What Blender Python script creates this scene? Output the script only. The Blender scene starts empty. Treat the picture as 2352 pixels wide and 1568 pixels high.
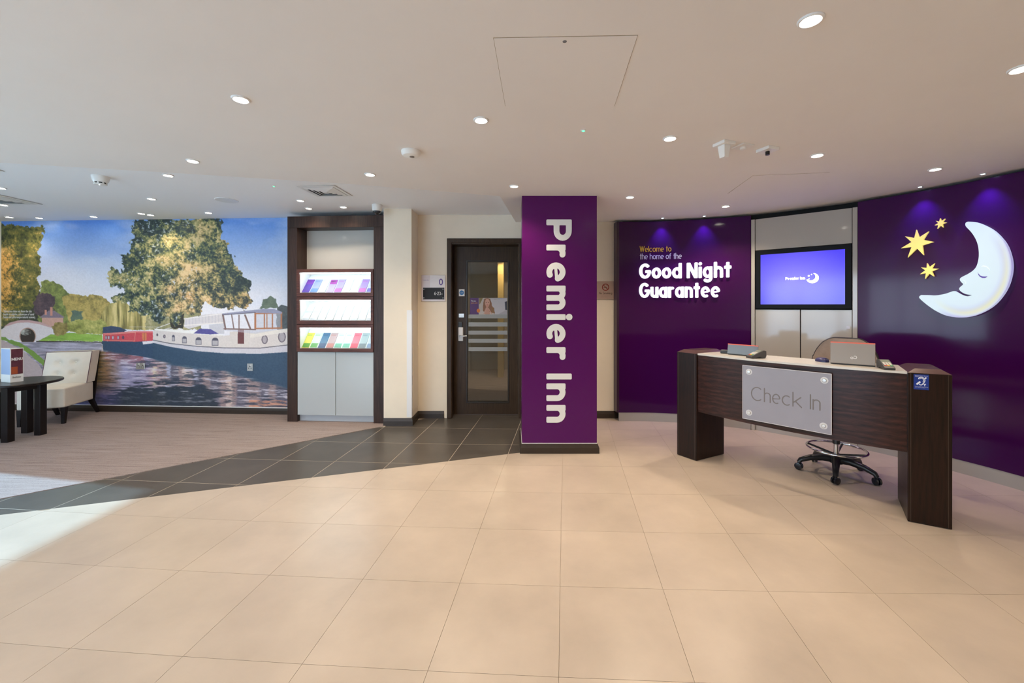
import bpy, bmesh, math, random
import numpy as np
from mathutils import Vector, Matrix
random.seed(7)
SC = bpy.context.scene
COL = SC.collection
PI = math.pi

# ---------------------------------------------------------------- camera, sky, sun, exposure
H, F, CX, CY = 1.42, 950.0, 1176.0, 702.0        # eye height (m), focal length and principal point (px of 2352 x 1568)
cam = bpy.data.cameras.new('camera'); camo = bpy.data.objects.new('camera', cam); COL.objects.link(camo)
camo.location = (0, 0, H); camo.rotation_euler = (PI/2, 0, 0)
cam.sensor_width = 36.0; cam.lens = F/2352*36.0; cam.shift_y = -(784-CY)/2352
cam.clip_start = .05; cam.clip_end = 100
SC.camera = camo
SC.view_settings.view_transform = 'Standard'; SC.view_settings.look = 'None'
SC.view_settings.gamma = 1.0; SC.view_settings.use_curve_mapping = False
SC.view_settings.exposure = 0.60

W = bpy.data.worlds.new('sky'); SC.world = W; W.use_nodes = True
wn = W.node_tree.nodes; wl = W.node_tree.links
bg = wn['Background']; bg.inputs[1].default_value = 5.6
tc = wn.new('ShaderNodeTexCoord'); sx = wn.new('ShaderNodeSeparateXYZ'); rp = wn.new('ShaderNodeValToRGB')
wl.new(tc.outputs['Generated'], sx.inputs[0]); wl.new(sx.outputs[2], rp.inputs[0]); wl.new(rp.outputs[0], bg.inputs[0])
rp.color_ramp.elements[0].position = 0.0; rp.color_ramp.elements[0].color = (.66, .82, 1, 1)
rp.color_ramp.elements[1].position = .7; rp.color_ramp.elements[1].color = (.45, .66, 1, 1)

sun = bpy.data.lights.new('sun', 'SUN'); suno = bpy.data.objects.new('sun', sun); COL.objects.link(suno)
sun.energy = 11.5; sun.color = (.36, .68, 1.0); sun.angle = math.radians(.9)
suno.location = (-12, 6, 6)
suno.rotation_euler = Vector((.955, -.19, -.50)).to_track_quat('-Z', 'Y').to_euler()

LAMP_W = 22.0           # watts of one recessed downlight
LAMP_C = (1.0, .80, .58)

# ---------------------------------------------------------------- measuring helpers (photo pixel -> point on a real plane)
def fl(x, y, z=0.0):
    Y = F*(H-z)/(y-CY)
    return Vector(((x-CX)*Y/F, Y, z))
ZC, ZH = 2.48, 2.57                               # the two ceiling levels
def cl(x, y, z=ZC): return fl(x, y, z)
def at(x, y, Y): return Vector(((x-CX)*Y/F, Y, H-(y-CY)*Y/F))
def onwall(x, y, A, B):                           # point where the sight line meets the upright plane through A-B
    dx = (x-CX)/F; ax, ay = A[0], A[1]; bx, by = B[0]-ax, B[1]-ay
    t = (ax*by-ay*bx)/(dx*by-bx)
    return Vector((dx*t, t, H-(y-CY)*t/F))
AC, AR = Vector((1.45, 2.55)), 2.54               # centre and radius of the curved reception wall
def arcpt(th, z, d=0.0):                          # d = distance off the wall towards the room
    r = AR-d
    return Vector((AC.x+r*math.sin(th), AC.y+r*math.cos(th), z))
def onarc(x, y, d=0.0):
    dx = (x-CX)/F; r = AR-d
    a = dx*dx+1; b = -2*(dx*AC.x+AC.y); c = AC.x**2+AC.y**2-r*r
    t = (-b+math.sqrt(b*b-4*a*c))/(2*a)
    return math.atan2(dx*t-AC.x, t-AC.y), H-(y-CY)*t/F

# ---------------------------------------------------------------- mesh builder
ORG = {}
class MB:
    def __init__(s): s.v = []; s.f = []; s.uv = None
    def add(s, vs, fs):
        n = len(s.v); s.v += [tuple(p) for p in vs]; s.f += [tuple(i+n for i in q) for q in fs]; return s
    def hexa(s, b, t):                            # bottom 4 and top 4 corners
        return s.add(list(b)+list(t), [(3,2,1,0),(4,5,6,7),(0,1,5,4),(1,2,6,5),(2,3,7,6),(3,0,4,7)])
    def box(s, x0, x1, y0, y1, z0, z1, M=None):
        p = [(x0,y0,z0),(x1,y0,z0),(x1,y1,z0),(x0,y1,z0),(x0,y0,z1),(x1,y0,z1),(x1,y1,z1),(x0,y1,z1)]
        if M: p = [M(*q) for q in p]
        return s.hexa(p[:4], p[4:])
    def prism(s, poly, z0, z1, M=None):
        n = len(poly); M = M or (lambda x, y, z: (x, y, z))
        vs = [M(p[0], p[1], z0) for p in poly]+[M(p[0], p[1], z1) for p in poly]
        fs = [tuple(range(n))[::-1], tuple(range(n, 2*n))]+[(i, (i+1) % n, n+(i+1) % n, n+i) for i in range(n)]
        return s.add(vs, fs)
    def lathe(s, prof, n=24, c=(0,0,0), M=None):  # profile of (radius, z)
        vs = []; fs = []; m = len(prof)
        for k in range(n):
            a = 2*PI*k/n
            for r, z in prof:
                p = (c[0]+r*math.cos(a), c[1]+r*math.sin(a), c[2]+z); vs.append(M(*p) if M else p)
        for k in range(n):
            for j in range(m-1):
                a, b = k*m+j, ((k+1) % n)*m+j; fs.append((a, b, b+1, a+1))
        if prof[0][0] > 1e-6: fs.append(tuple(k*m for k in range(n))[::-1])
        if prof[-1][0] > 1e-6: fs.append(tuple(k*m+m-1 for k in range(n)))
        return s.add(vs, fs)
    def tube(s, path, r, n=10, closed=False):
        path = [Vector(p) for p in path]; N = len(path); R = r if isinstance(r, (list, tuple)) else [r]*N
        vs = []; fs = []
        up = None
        for i, p in enumerate(path):
            a = path[i-1] if (i or closed) else p; b = path[(i+1) % N] if (i < N-1 or closed) else p
            t = (b-a).normalized()
            if up is None: up = Vector((0,0,1)) if abs(t.z) < .9 else Vector((1,0,0))
            u = t.cross(up).normalized(); w = u.cross(t).normalized(); up = w
            vs += [p+R[i]*(math.cos(2*PI*k/n)*u+math.sin(2*PI*k/n)*w) for k in range(n)]
        for i in range(N if closed else N-1):
            a, b = i*n, ((i+1) % N)*n
            fs += [(a+k, a+(k+1) % n, b+(k+1) % n, b+k) for k in range(n)]
        if not closed: fs += [tuple(range(n))[::-1], tuple((N-1)*n+k for k in range(n))]
        return s.add(vs, fs)
    def sheet(s, fn, nu, nv):                     # grid surface fn(u, v)
        vs = [fn(i/nu, j/nv) for j in range(nv+1) for i in range(nu+1)]
        fs = [(j*(nu+1)+i, j*(nu+1)+i+1, (j+1)*(nu+1)+i+1, (j+1)*(nu+1)+i) for j in range(nv) for i in range(nu)]
        return s.add(vs, fs)
    def slab(s, fn, nu, nv, d0, d1):              # closed shell between fn(u, v, d0) and fn(u, v, d1)
        n = (nu+1)*(nv+1)
        vs = [fn(i/nu, j/nv, d) for d in (d0, d1) for j in range(nv+1) for i in range(nu+1)]
        fs = []
        I = lambda i, j, k: k*n+j*(nu+1)+i
        for j in range(nv):
            for i in range(nu):
                fs.append((I(i,j,0), I(i+1,j,0), I(i+1,j+1,0), I(i,j+1,0))); fs.append((I(i,j+1,1), I(i+1,j+1,1), I(i+1,j,1), I(i,j,1)))
        for i in range(nu):
            fs.append((I(i,0,1), I(i+1,0,1), I(i+1,0,0), I(i,0,0))); fs.append((I(i,nv,0), I(i+1,nv,0), I(i+1,nv,1), I(i,nv,1)))
        for j in range(nv):
            fs.append((I(0,j,0), I(0,j+1,0), I(0,j+1,1), I(0,j,1))); fs.append((I(nu,j,1), I(nu,j+1,1), I(nu,j+1,0), I(nu,j,0)))
        return s.add(vs, fs)
    def stroke(s, pts, w, M, d0, d1, closed=False, soft=True):
        P = [Vector((p[0], p[1])) for p in pts]; N = len(P); ws = [w]*N
        if not closed and soft and N >= 2:        # slightly rounded stroke ends
            e = min(w*.16, (P[1]-P[0]).length*.45); q = P[0]+(P[1]-P[0]).normalized()*e
            P = [P[0], q]+P[1:]; ws = [w*.70, w]+ws[1:]
            e = min(w*.16, (P[-1]-P[-2]).length*.45); q = P[-1]+(P[-2]-P[-1]).normalized()*e
            P = P[:-1]+[q, P[-1]]; ws = ws[:-1]+[w, w*.70]; N = len(P)
        L = []; Rr = []
        for i in range(N):
            a = P[i-1] if (i or closed) else P[i]; b = P[(i+1) % N] if (i < N-1 or closed) else P[i]
            t1 = (P[i]-a); t2 = (b-P[i])
            t1 = t1.normalized() if t1.length > 1e-9 else t2.normalized(); t2 = t2.normalized() if t2.length > 1e-9 else t1
            t = (t1+t2).normalized(); nrm = Vector((-t.y, t.x)); k = 1/max(.45, nrm.dot(Vector((-t1.y, t1.x))))
            L.append(P[i]+nrm*ws[i]/2*k); Rr.append(P[i]-nrm*ws[i]/2*k)
        vs = []
        for i in range(N):
            for q, d in ((L[i], d1), (Rr[i], d1), (Rr[i], d0), (L[i], d0)): vs.append(M(q.x, q.y, d))
        fs = []
        for i in range(N if closed else N-1):
            a, b = 4*i, 4*((i+1) % N)
            for k in range(4): fs.append((a+k, a+(k+1) % 4, b+(k+1) % 4, b+k))
        if not closed: fs += [(3,2,1,0), tuple(4*(N-1)+k for k in range(4))]
        return s.add(vs, fs)
    def sdf(s, strokes, dots, w, M, d0, d1, res, rnd=.16):   # one clean solid from overlapping strokes of width w
        seg = []; disc = []
        for pts, closed, *ws in strokes:
            n = len(pts); wk = w*(ws[0] if ws else 1)
            for i in range(n if closed else n-1): seg.append((pts[i], pts[(i+1) % n], wk))
            for i in range(n):
                if closed or 0 < i < n-1: disc.append((pts[i][0], pts[i][1], wk/2))
        disc += list(dots)
        xs = [p[0] for q in seg for p in q[:2]]+[d[0] for d in disc]; ys = [p[1] for q in seg for p in q[:2]]+[d[1] for d in disc]; R = max([w/2]+[d[2] for d in disc])+2*res
        x0, y0 = min(xs)-R, min(ys)-R; nx = int((max(xs)+R-x0)/res)+1; ny = int((max(ys)+R-y0)/res)+1
        X = x0+np.arange(nx+1)[None]*res; Y = y0+np.arange(ny+1)[:, None]*res; f = np.full((ny+1, nx+1), 1e3)
        for (ax, ay), (bx, by), wk in seg:
            r = rnd*wk
            L = math.hypot(bx-ax, by-ay)
            if L < 1e-9: continue
            tx, ty = (bx-ax)/L, (by-ay)/L; u = np.abs((X-(ax+bx)/2)*tx+(Y-(ay+by)/2)*ty)-(L/2-r); v = np.abs(-(X-ax)*ty+(Y-ay)*tx)-(wk/2-r)
            f = np.minimum(f, np.hypot(np.maximum(u, 0), np.maximum(v, 0))+np.minimum(np.maximum(u, v), 0)-r)
        for cx, cy, rr in disc: f = np.minimum(f, np.hypot(X-cx, Y-cy)-rr)
        s.march(f, x0, y0, res, M, d0, d1); return s
    def march(s, f, x0, y0, res, M, d0, d1):       # marching squares: f < 0 is solid
        f = np.where(np.abs(f) < res*.02, -res*.02, f); ids = {}; P2 = []; faces = []; edges = {}
        def vid(k, p):
            if k not in ids: ids[k] = len(P2); P2.append(p)
            return ids[k]
        ins = f < 0; act = ins[:-1, :-1] | ins[1:, :-1] | ins[:-1, 1:] | ins[1:, 1:]
        for j, i in zip(*np.nonzero(act)):
            c = [(i, j), (i+1, j), (i+1, j+1), (i, j+1)]; poly = []
            for k in range(4):
                a, b = c[k], c[(k+1) % 4]; fa, fb = f[a[1], a[0]], f[b[1], b[0]]
                if fa < 0: poly.append(vid(a, (x0+a[0]*res, y0+a[1]*res)))
                if (fa < 0) != (fb < 0):
                    t = fa/(fa-fb); poly.append(vid((min(a, b), max(a, b)), (x0+(a[0]+(b[0]-a[0])*t)*res, y0+(a[1]+(b[1]-a[1])*t)*res)))
            if len(poly) > 2:
                faces.append(poly)
                for k in range(len(poly)):
                    e = (poly[k], poly[(k+1) % len(poly)])
                    if (e[1], e[0]) in edges: del edges[(e[1], e[0])]
                    else: edges[e] = 1
        n = len(P2)
        s.add([M(p[0], p[1], d1) for p in P2]+[M(p[0], p[1], d0) for p in P2], faces+[[n+k for k in q[::-1]] for q in faces]+[(b, a, n+a, n+b) for a, b in edges])
        return P2
    def polyfield(s, poly, M, d0, d1, res):        # solid with a fine surface grid from a closed outline; returns the 2D points for a UV map
        P = np.array(poly); x0, y0 = P.min(0)-2*res; nx, ny = ((P.max(0)-P.min(0))/res+5).astype(int)
        X = x0+np.arange(nx+1)[None]*res+np.zeros((ny+1, 1)); Y = y0+np.arange(ny+1)[:, None]*res+np.zeros((1, nx+1)); D = np.full(X.shape, 1e3); I = np.zeros(X.shape, bool)
        for (ax, ay), (bx, by) in zip(P, np.roll(P, -1, 0)):
            L = (bx-ax)**2+(by-ay)**2
            if L < 1e-14: continue
            t = np.clip(((X-ax)*(bx-ax)+(Y-ay)*(by-ay))/L, 0, 1); D = np.minimum(D, np.hypot(X-ax-t*(bx-ax), Y-ay-t*(by-ay)))
            if ay != by: I ^= (Y >= min(ay, by)) & (Y < max(ay, by)) & (X < ax+(Y-ay)*(bx-ax)/(by-ay))
        return s.march(np.where(I, -D, D), x0, y0, res, M, d0, d1)
    def disc(s, x, y, r, M, d0, d1, n=18):
        return s.prism([(x+r*math.cos(2*PI*k/n), y+r*math.sin(2*PI*k/n)) for k in range(n)], d0, d1, M)
    def build(s, name, mat, parent=None, smooth=None, bevel=0, seg=2, colors=None, uv=None):
        org = ORG.get(parent.name, Vector((0,0,0))) if parent else Vector((0,0,0))
        me = bpy.data.meshes.new(name)
        me.from_pydata([tuple(Vector(p)-org) for p in s.v], [], s.f)
        if not s.uv:
            bm = bmesh.new(); bm.from_mesh(me); bmesh.ops.recalc_face_normals(bm, faces=bm.faces); bm.to_mesh(me); bm.free()
        me.materials.append(mat)
        if uv:
            l = me.uv_layers.new(name='UVMap')
            for lp in me.loops: l.data[lp.index].uv = uv[lp.vertex_index]
        if smooth is not None:
            me.shade_smooth(); me.set_sharp_from_angle(angle=math.radians(smooth))
        o = bpy.data.objects.new(name, me); COL.objects.link(o)
        if parent: o.parent = parent
        ORG[o.name] = org
        if bevel:
            b = o.modifiers.new('bevel', 'BEVEL'); b.width = bevel; b.segments = seg; b.limit_method = 'ANGLE'; b.angle_limit = math.radians(35)
        return o

def thing(name, label, cat, loc, group=None):
    o = bpy.data.objects.new(name, None); COL.objects.link(o); o.location = loc; o.empty_display_size = .1
    o['label'] = label; o['category'] = cat
    if group: o['group'] = group
    ORG[o.name] = Vector(loc); return o
def tag(o, label, cat, group=None):
    o['label'] = label; o['category'] = cat
    if group: o['group'] = group
    return o
def struct(o, label=None):
    o['kind'] = 'structure'
    if label: o['label'] = label
    return o
def node(name, loc=(0,0,0)):                       # empty that carries a piece of the setting
    o = bpy.data.objects.new(name, None); COL.objects.link(o); o.location = loc; ORG[o.name] = Vector(loc); return o
def wallmap(A, B, out=1):                         # (u along A->B in metres, z, d off the wall) -> world
    A = Vector((A[0], A[1])); B = Vector((B[0], B[1])); t = (B-A).normalized(); n = Vector((t.y, -t.x))*out
    return lambda u, z, d=0.0: (A.x+t.x*u+n.x*d, A.y+t.y*u+n.y*d, z)

# ---------------------------------------------------------------- materials
def lin(c): return tuple(((x/255+.055)/1.055)**2.4 if x/255 > .04045 else x/255/12.92 for x in c)
MATS = {}
def mat(name, col, rough=.5, metal=0, spec=.5, emit=None, estr=0, noise=0, nscale=8, bump=0, bscale=60, coat=0, stretch=None, rnd=0, trans=0, alpha=1):
    if name in MATS: return MATS[name]
    m = bpy.data.materials.new(name); m.use_nodes = True; MATS[name] = m
    N = m.node_tree.nodes; L = m.node_tree.links; b = N['Principled BSDF']
    c = lin(col) if max(col) > 1.0 else col
    b.inputs['Base Color'].default_value = (*c, 1); b.inputs['Roughness'].default_value = rough; b.inputs['Metallic'].default_value = metal
    b.inputs['Specular IOR Level'].default_value = spec; b.inputs['Coat Weight'].default_value = coat; b.inputs['Coat Roughness'].default_value = .05
    b.inputs['Transmission Weight'].default_value = trans; b.inputs['Alpha'].default_value = alpha
    if emit is not None:
        e = lin(emit) if max(emit) > 1.0 else emit
        b.inputs['Emission Color'].default_value = (*e, 1); b.inputs['Emission Strength'].default_value = estr
    if noise or bump or rnd:
        g = N.new('ShaderNodeNewGeometry'); mp = N.new('ShaderNodeMapping'); L.new(g.outputs['Position'], mp.inputs[0])
        if stretch: mp.inputs['Scale'].default_value = stretch[:3]; mp.inputs['Rotation'].default_value[2] = stretch[3] if len(stretch) > 3 else 0
        src = None
        if noise:
            t = N.new('ShaderNodeTexNoise'); t.inputs['Scale'].default_value = nscale; t.inputs['Detail'].default_value = 6; t.inputs['Roughness'].default_value = .6
            L.new(mp.outputs[0], t.inputs['Vector']); r = N.new('ShaderNodeMapRange'); r.inputs[1].default_value = .3; r.inputs[2].default_value = .7
            r.inputs[3].default_value = 1-noise; r.inputs[4].default_value = 1+noise; L.new(t.outputs[0], r.inputs[0]); src = r.outputs[0]
        if rnd:
            oi = N.new('ShaderNodeObjectInfo'); r2 = N.new('ShaderNodeMapRange'); r2.inputs[3].default_value = 1-rnd; r2.inputs[4].default_value = 1+rnd
            L.new(oi.outputs['Random'], r2.inputs[0])
            if src: mu = N.new('ShaderNodeMath'); mu.operation = 'MULTIPLY'; L.new(src, mu.inputs[0]); L.new(r2.outputs[0], mu.inputs[1]); src = mu.outputs[0]
            else: src = r2.outputs[0]
        if src:
            mx = N.new('ShaderNodeVectorMath'); mx.operation = 'SCALE'; mx.inputs[0].default_value = c; L.new(src, mx.inputs['Scale']); L.new(mx.outputs[0], b.inputs['Base Color'])
        if bump:
            t2 = N.new('ShaderNodeTexNoise'); t2.inputs['Scale'].default_value = bscale; t2.inputs['Detail'].default_value = 4; L.new(mp.outputs[0], t2.inputs['Vector'])
            bp = N.new('ShaderNodeBump'); bp.inputs['Strength'].default_value = bump; bp.inputs['Distance'].default_value = .004; L.new(t2.outputs[0], bp.inputs['Height']); L.new(bp.outputs[0], b.inputs['Normal'])
    return m
def wood(name, dark, light, scale, axis, rough=.35, rot=0.0, cathedral=False):
    m = bpy.data.materials.new(name); m.use_nodes = True; MATS[name] = m
    N = m.node_tree.nodes; L = m.node_tree.links; b = N['Principled BSDF']
    g = N.new('ShaderNodeNewGeometry'); rt = N.new('ShaderNodeMapping'); rt.inputs['Rotation'].default_value[2] = rot; L.new(g.outputs['Position'], rt.inputs[0])
    mp = N.new('ShaderNodeMapping'); s = [26., 26., 26.]; s[axis] = 1.3; mp.inputs['Scale'].default_value = s; L.new(rt.outputs[0], mp.inputs[0])
    t = N.new('ShaderNodeTexNoise'); t.inputs['Scale'].default_value = scale; t.inputs['Detail'].default_value = 8; t.inputs['Roughness'].default_value = .7; L.new(mp.outputs[0], t.inputs['Vector'])
    r = N.new('ShaderNodeValToRGB'); r.color_ramp.elements[0].position = .35; r.color_ramp.elements[1].position = .66
    r.color_ramp.elements[0].color = (*lin(dark), 1); r.color_ramp.elements[1].color = (*lin(light), 1); L.new(t.outputs[0], r.inputs[0]); out = r.outputs[0]
    if cathedral:                                 # flame figure of crown-cut veneer
        m2 = N.new('ShaderNodeMapping'); s = [5., 5., 5.]; s[axis] = 1.1; m2.inputs['Scale'].default_value = s; L.new(rt.outputs[0], m2.inputs[0])
        wv = N.new('ShaderNodeTexWave'); wv.wave_type = 'BANDS'; wv.bands_direction = 'Z'; wv.inputs['Scale'].default_value = 1.6; wv.inputs['Distortion'].default_value = 9; wv.inputs['Detail'].default_value = 3; wv.inputs['Detail Scale'].default_value = .8
        L.new(m2.outputs[0], wv.inputs['Vector']); rr = N.new('ShaderNodeMapRange'); rr.inputs[3].default_value = .62; rr.inputs[4].default_value = 1.15; L.new(wv.outputs['Fac'], rr.inputs[0])
        vm = N.new('ShaderNodeVectorMath'); vm.operation = 'SCALE'; L.new(out, vm.inputs[0]); L.new(rr.outputs[0], vm.inputs['Scale']); out = vm.outputs[0]
    L.new(out, b.inputs['Base Color']); b.inputs['Roughness'].default_value = rough; b.inputs['Specular IOR Level'].default_value = .3
    bp = N.new('ShaderNodeBump'); bp.inputs['Strength'].default_value = .15; bp.inputs['Distance'].default_value = .002; L.new(t.outputs[0], bp.inputs['Height']); L.new(bp.outputs[0], b.inputs['Normal'])
    return m
def vcol_mat(name, rough=.45, emit=0):
    m = bpy.data.materials.new(name); m.use_nodes = True; N = m.node_tree.nodes; L = m.node_tree.links; b = N['Principled BSDF']
    a = N.new('ShaderNodeVertexColor'); a.layer_name = 'print'; L.new(a.outputs[0], b.inputs['Base Color']); b.inputs['Roughness'].default_value = rough
    if emit: L.new(a.outputs[0], b.inputs['Emission Color']); b.inputs['Emission Strength'].default_value = emit
    return m

M_ceil = mat('ceiling_paint', (.86, .82, .78), .7, noise=.02, nscale=1.2)
M_ceil2 = mat('daylit_ceiling_tint', (.93, .94, .95), .7)  # cooler, brighter daylight on the raised ceiling is put into this colour
M_cream = mat('cream_paint', (.86, .765, .61), .6, noise=.03, nscale=3, bump=.05, bscale=200)
M_white = mat('white_plastic', (.85, .84, .80), .35)
M_white2 = mat('white_metal', (.80, .80, .79), .35)
M_purple = mat('purple_gloss', (.040, .003, .058), .11, spec=.28)
M_purple_col = mat('purple_satin', (.080, .003, .092), .20, spec=.30)
M_kick = mat('grey_kickboard', (.36, .34, .32), .35)
M_tile = mat('beige_tile', (.468, .395, .325), .30, noise=.11, nscale=2.2, rnd=.03, bump=.04, bscale=30, spec=.4)
M_tiled = mat('grey_tile', (.080, .070, .060), .32, noise=.14, nscale=4, rnd=.06, bump=.05, bscale=30, spec=.30)
M_grout = mat('beige_grout', (.45, .37, .29), .8)
M_groutd = mat('pale_grout', (.46, .40, .32), .8)
M_black = mat('black_plastic', (.012, .012, .013), .35)
M_dark = mat('black_void', (.006, .006, .006), .8)
M_chrome = mat('chrome', (.75, .75, .76), .12, metal=1)
M_steel = mat('satin_steel', (.62, .61, .59), .32, metal=1)
M_wenge = wood('wenge_vertical', (15, 6, 3), (42, 22, 13), 3.2, 2, .35)
M_wengeh = wood('wenge_horizontal', (30, 12, 7), (68, 35, 24), 2.6, 0, .28, rot=0.85, cathedral=True)
M_cabw = wood('brown_oak_vertical', (40, 26, 21), (68, 47, 38), 3.0, 2, .42)
M_cabh = wood('red_walnut', (70, 36, 28), (105, 60, 47), 2.4, 0, .38)
M_skirt = mat('brown_skirting', (.030, .019, .012), .4, noise=.15, nscale=20)
M_doorw = wood('dark_door_veneer', (48, 34, 22), (70, 53, 37), 3.0, 2, .38)
M_tablew = mat('black_brown_wood', (.010, .007, .007), .30, spec=.28, noise=.2, nscale=30)
M_glossgrey = mat('gloss_grey_laminate', (.42, .40, .36), .08, spec=.5)
M_cabdoor = mat('gloss_pale_grey', (.46, .50, .51), .10, spec=.5)
M_whitetop = mat('white_worktop', (.66, .64, .60), .18)
M_cushion = mat('cream_leatherette', (.80, .755, .655), .5, noise=.04, nscale=8, bump=.06, bscale=120)
M_piping = mat('plum_piping', (.12, .05, .07), .6)
M_lamp = mat('lamp_glow', (1, 1, 1), .5, emit=(1.0, .90, .76), estr=30)
M_led = mat('blue_white_led', (1, 1, 1), .5, emit=(.55, .85, 1.0), estr=45)
M_strip = mat('cool_strip_light', (1, 1, 1), .5, emit=(.80, .97, 1.0), estr=14)
M_glow = mat('lit_white_acrylic', (.9, .9, .95), .4, emit=(.88, .93, 1.0), estr=.78)
M_lettw = mat('white_vinyl', (.74, .74, .72), .45)
M_lettg = mat('gold_vinyl', (.72, .47, .03), .4)
M_lettgrey = mat('grey_vinyl', (.17, .155, .15), .5)
M_acryl = mat('frosted_acrylic', (.31, .31, .36), .28, spec=.4, noise=.03, nscale=5)
# ================================================================ SETTING
# ---- floor: bed, beige tiles, grey tiles, carpet
TX = (.3096, .5151, -.0671, .0014, -.0033, .0009); TY = (2.613, -.021, -.5218, .0021, -.0019, .0032)
def tilept(c, r):
    b = (1, c, r, c*c, c*r, r*r); return Vector((sum(p*q for p, q in zip(TX, b)), sum(p*q for p, q in zip(TY, b))))
def clip(poly, nx, ny, d):                        # keep nx*x + ny*y <= d
    out = []
    for i, p in enumerate(poly):
        q = poly[(i+1) % len(poly)]; a = nx*p[0]+ny*p[1]-d; b = nx*q[0]+ny*q[1]-d
        if a <= 0: out.append(p)
        if (a < 0 < b) or (b < 0 < a): t = a/(a-b); out.append((p[0]+(q[0]-p[0])*t, p[1]+(q[1]-p[1])*t))
    return out
S1, S2 = .335, .815                               # slopes of the beige/grey joint and of the carpet edge
D1 = 3.974; D2 = 4.87+S2*1.517
floor = MB().prism([(-7.1,-3.1),(4.6,-3.1),(4.6,5.9),(-7.1,5.9)], -.08, -.0035).build('floor', M_grout); struct(floor, 'floor bed under the beige and grey tiles')
bed = clip(clip([(-7,-.5),(.42,-.5),(.42,5.42),(-7,5.42)], S1, -1, -D1), -S2, 1, D2)
MB().prism(bed, -.0034, -.0005).build('grout_bed', M_groutd, floor)
def inset(poly, g):
    c = [sum(p[k] for p in poly)/len(poly) for k in (0,1)]; out = []; n = len(poly)
    area = sum(poly[i][0]*poly[(i+1) % n][1]-poly[(i+1) % n][0]*poly[i][1] for i in range(n))
    if abs(area) < .004: return None
    s = 1 if area > 0 else -1
    for i in range(n):
        a, b, e = [Vector(poly[(i+k) % n]) for k in (-1,0,1)]
        d1 = (b-a); d2 = (e-b)
        if d1.length < 1e-4 or d2.length < 1e-4: continue
        d1.normalize(); d2.normalize(); n1 = Vector((-d1.y, d1.x))*s; n2 = Vector((-d2.y, d2.x))*s
        m = (n1+n2)/max(.35, 1+n1.dot(n2)); out.append((b.x+m.x*g, b.y+m.y*g))
    return out if len(out) > 2 else None
ntile = 0
for r in range(-6, 8):
    for c in range(-12, 9):
        q = [tuple(tilept(c, r)), tuple(tilept(c+1, r)), tuple(tilept(c+1, r+1)), tuple(tilept(c, r+1))]
        q = clip(clip(clip(clip(q, 1, 0, 4.02), -1, 0, 6.98), 0, 1, 5.42), 0, -1, 1.6)
        if len(q) < 3: continue
        cx_ = sum(p[0] for p in q)/len(q); cy_ = sum(p[1] for p in q)/len(q)
        if cx_ > AC.x and cy_ > AC.y and (Vector((cx_, cy_))-AC).length > AR+.35: continue
        lightq = clip(q, -S1, 1, D1)              # Y below the joint line
        rest = clip(q, S1, -1, -D1)
        darkq = clip(clip(rest, -S2, 1, D2), 1, 0, .42) if len(rest) > 2 else []
        backq = clip(rest, -1, 0, -.42) if len(rest) > 2 else []
        for poly, m_, g in ((lightq, M_tile, .0008), (backq, M_tile, .0008), (darkq, M_tiled, .0024)):
            if len(poly) < 3: continue
            p = inset(poly, g)
            if not p: continue
            MB().prism(p, -.0032, 0).build('tile', m_, floor); ntile += 1
# carpet material: fine broken streaks across the room
def carpet_mat():
    m = bpy.data.materials.new('striped_carpet'); m.use_nodes = True; N = m.node_tree.nodes; L = m.node_tree.links; b = N['Principled BSDF']
    g = N.new('ShaderNodeNewGeometry'); mp = N.new('ShaderNodeMapping'); mp.inputs['Rotation'].default_value[2] = .06; L.new(g.outputs['Position'], mp.inputs[0])
    m1 = N.new('ShaderNodeMapping'); m1.inputs['Scale'].default_value = (1.5, 95, 1); L.new(mp.outputs[0], m1.inputs[0])
    t = N.new('ShaderNodeTexNoise'); t.inputs['Scale'].default_value = 1.0; t.inputs['Detail'].default_value = 5; t.inputs['Roughness'].default_value = .75; L.new(m1.outputs[0], t.inputs['Vector'])
    t2 = N.new('ShaderNodeTexNoise'); t2.inputs['Scale'].default_value = 160; t2.inputs['Detail'].default_value = 3; L.new(mp.outputs[0], t2.inputs['Vector'])
    ad = N.new('ShaderNodeMath'); ad.operation = 'MULTIPLY_ADD'; ad.inputs[1].default_value = .35; L.new(t2.outputs[0], ad.inputs[0]); L.new(t.outputs[0], ad.inputs[2])
    r = N.new('ShaderNodeValToRGB'); e = r.color_ramp.elements; e[0].position = .50; e[0].color = (.11, .080, .078, 1); e[1].position = .90; e[1].color = (.40, .33, .31, 1)
    k = e.new(.60); k.color = (.27, .215, .20, 1); L.new(ad.outputs[0], r.inputs[0]); L.new(r.outputs[0], b.inputs['Base Color'])
    b.inputs['Roughness'].default_value = .95; b.inputs['Specular IOR Level'].default_value = .1
    bp = N.new('ShaderNodeBump'); bp.inputs['Strength'].default_value = .5; bp.inputs['Distance'].default_value = .004; L.new(ad.outputs[0], bp.inputs['Height']); L.new(bp.outputs[0], b.inputs['Normal'])
    return m
M_carpet = carpet_mat()
cp = clip([(-6.98,-1.6),(-1.4,-1.6),(-1.4,5.7),(-6.98,5.7)], S2, -1, -D2)
struct(MB().prism(cp, -.0034, .004).build('floor_carpet', M_carpet), 'taupe streaked carpet in front of the canal mural')

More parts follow.
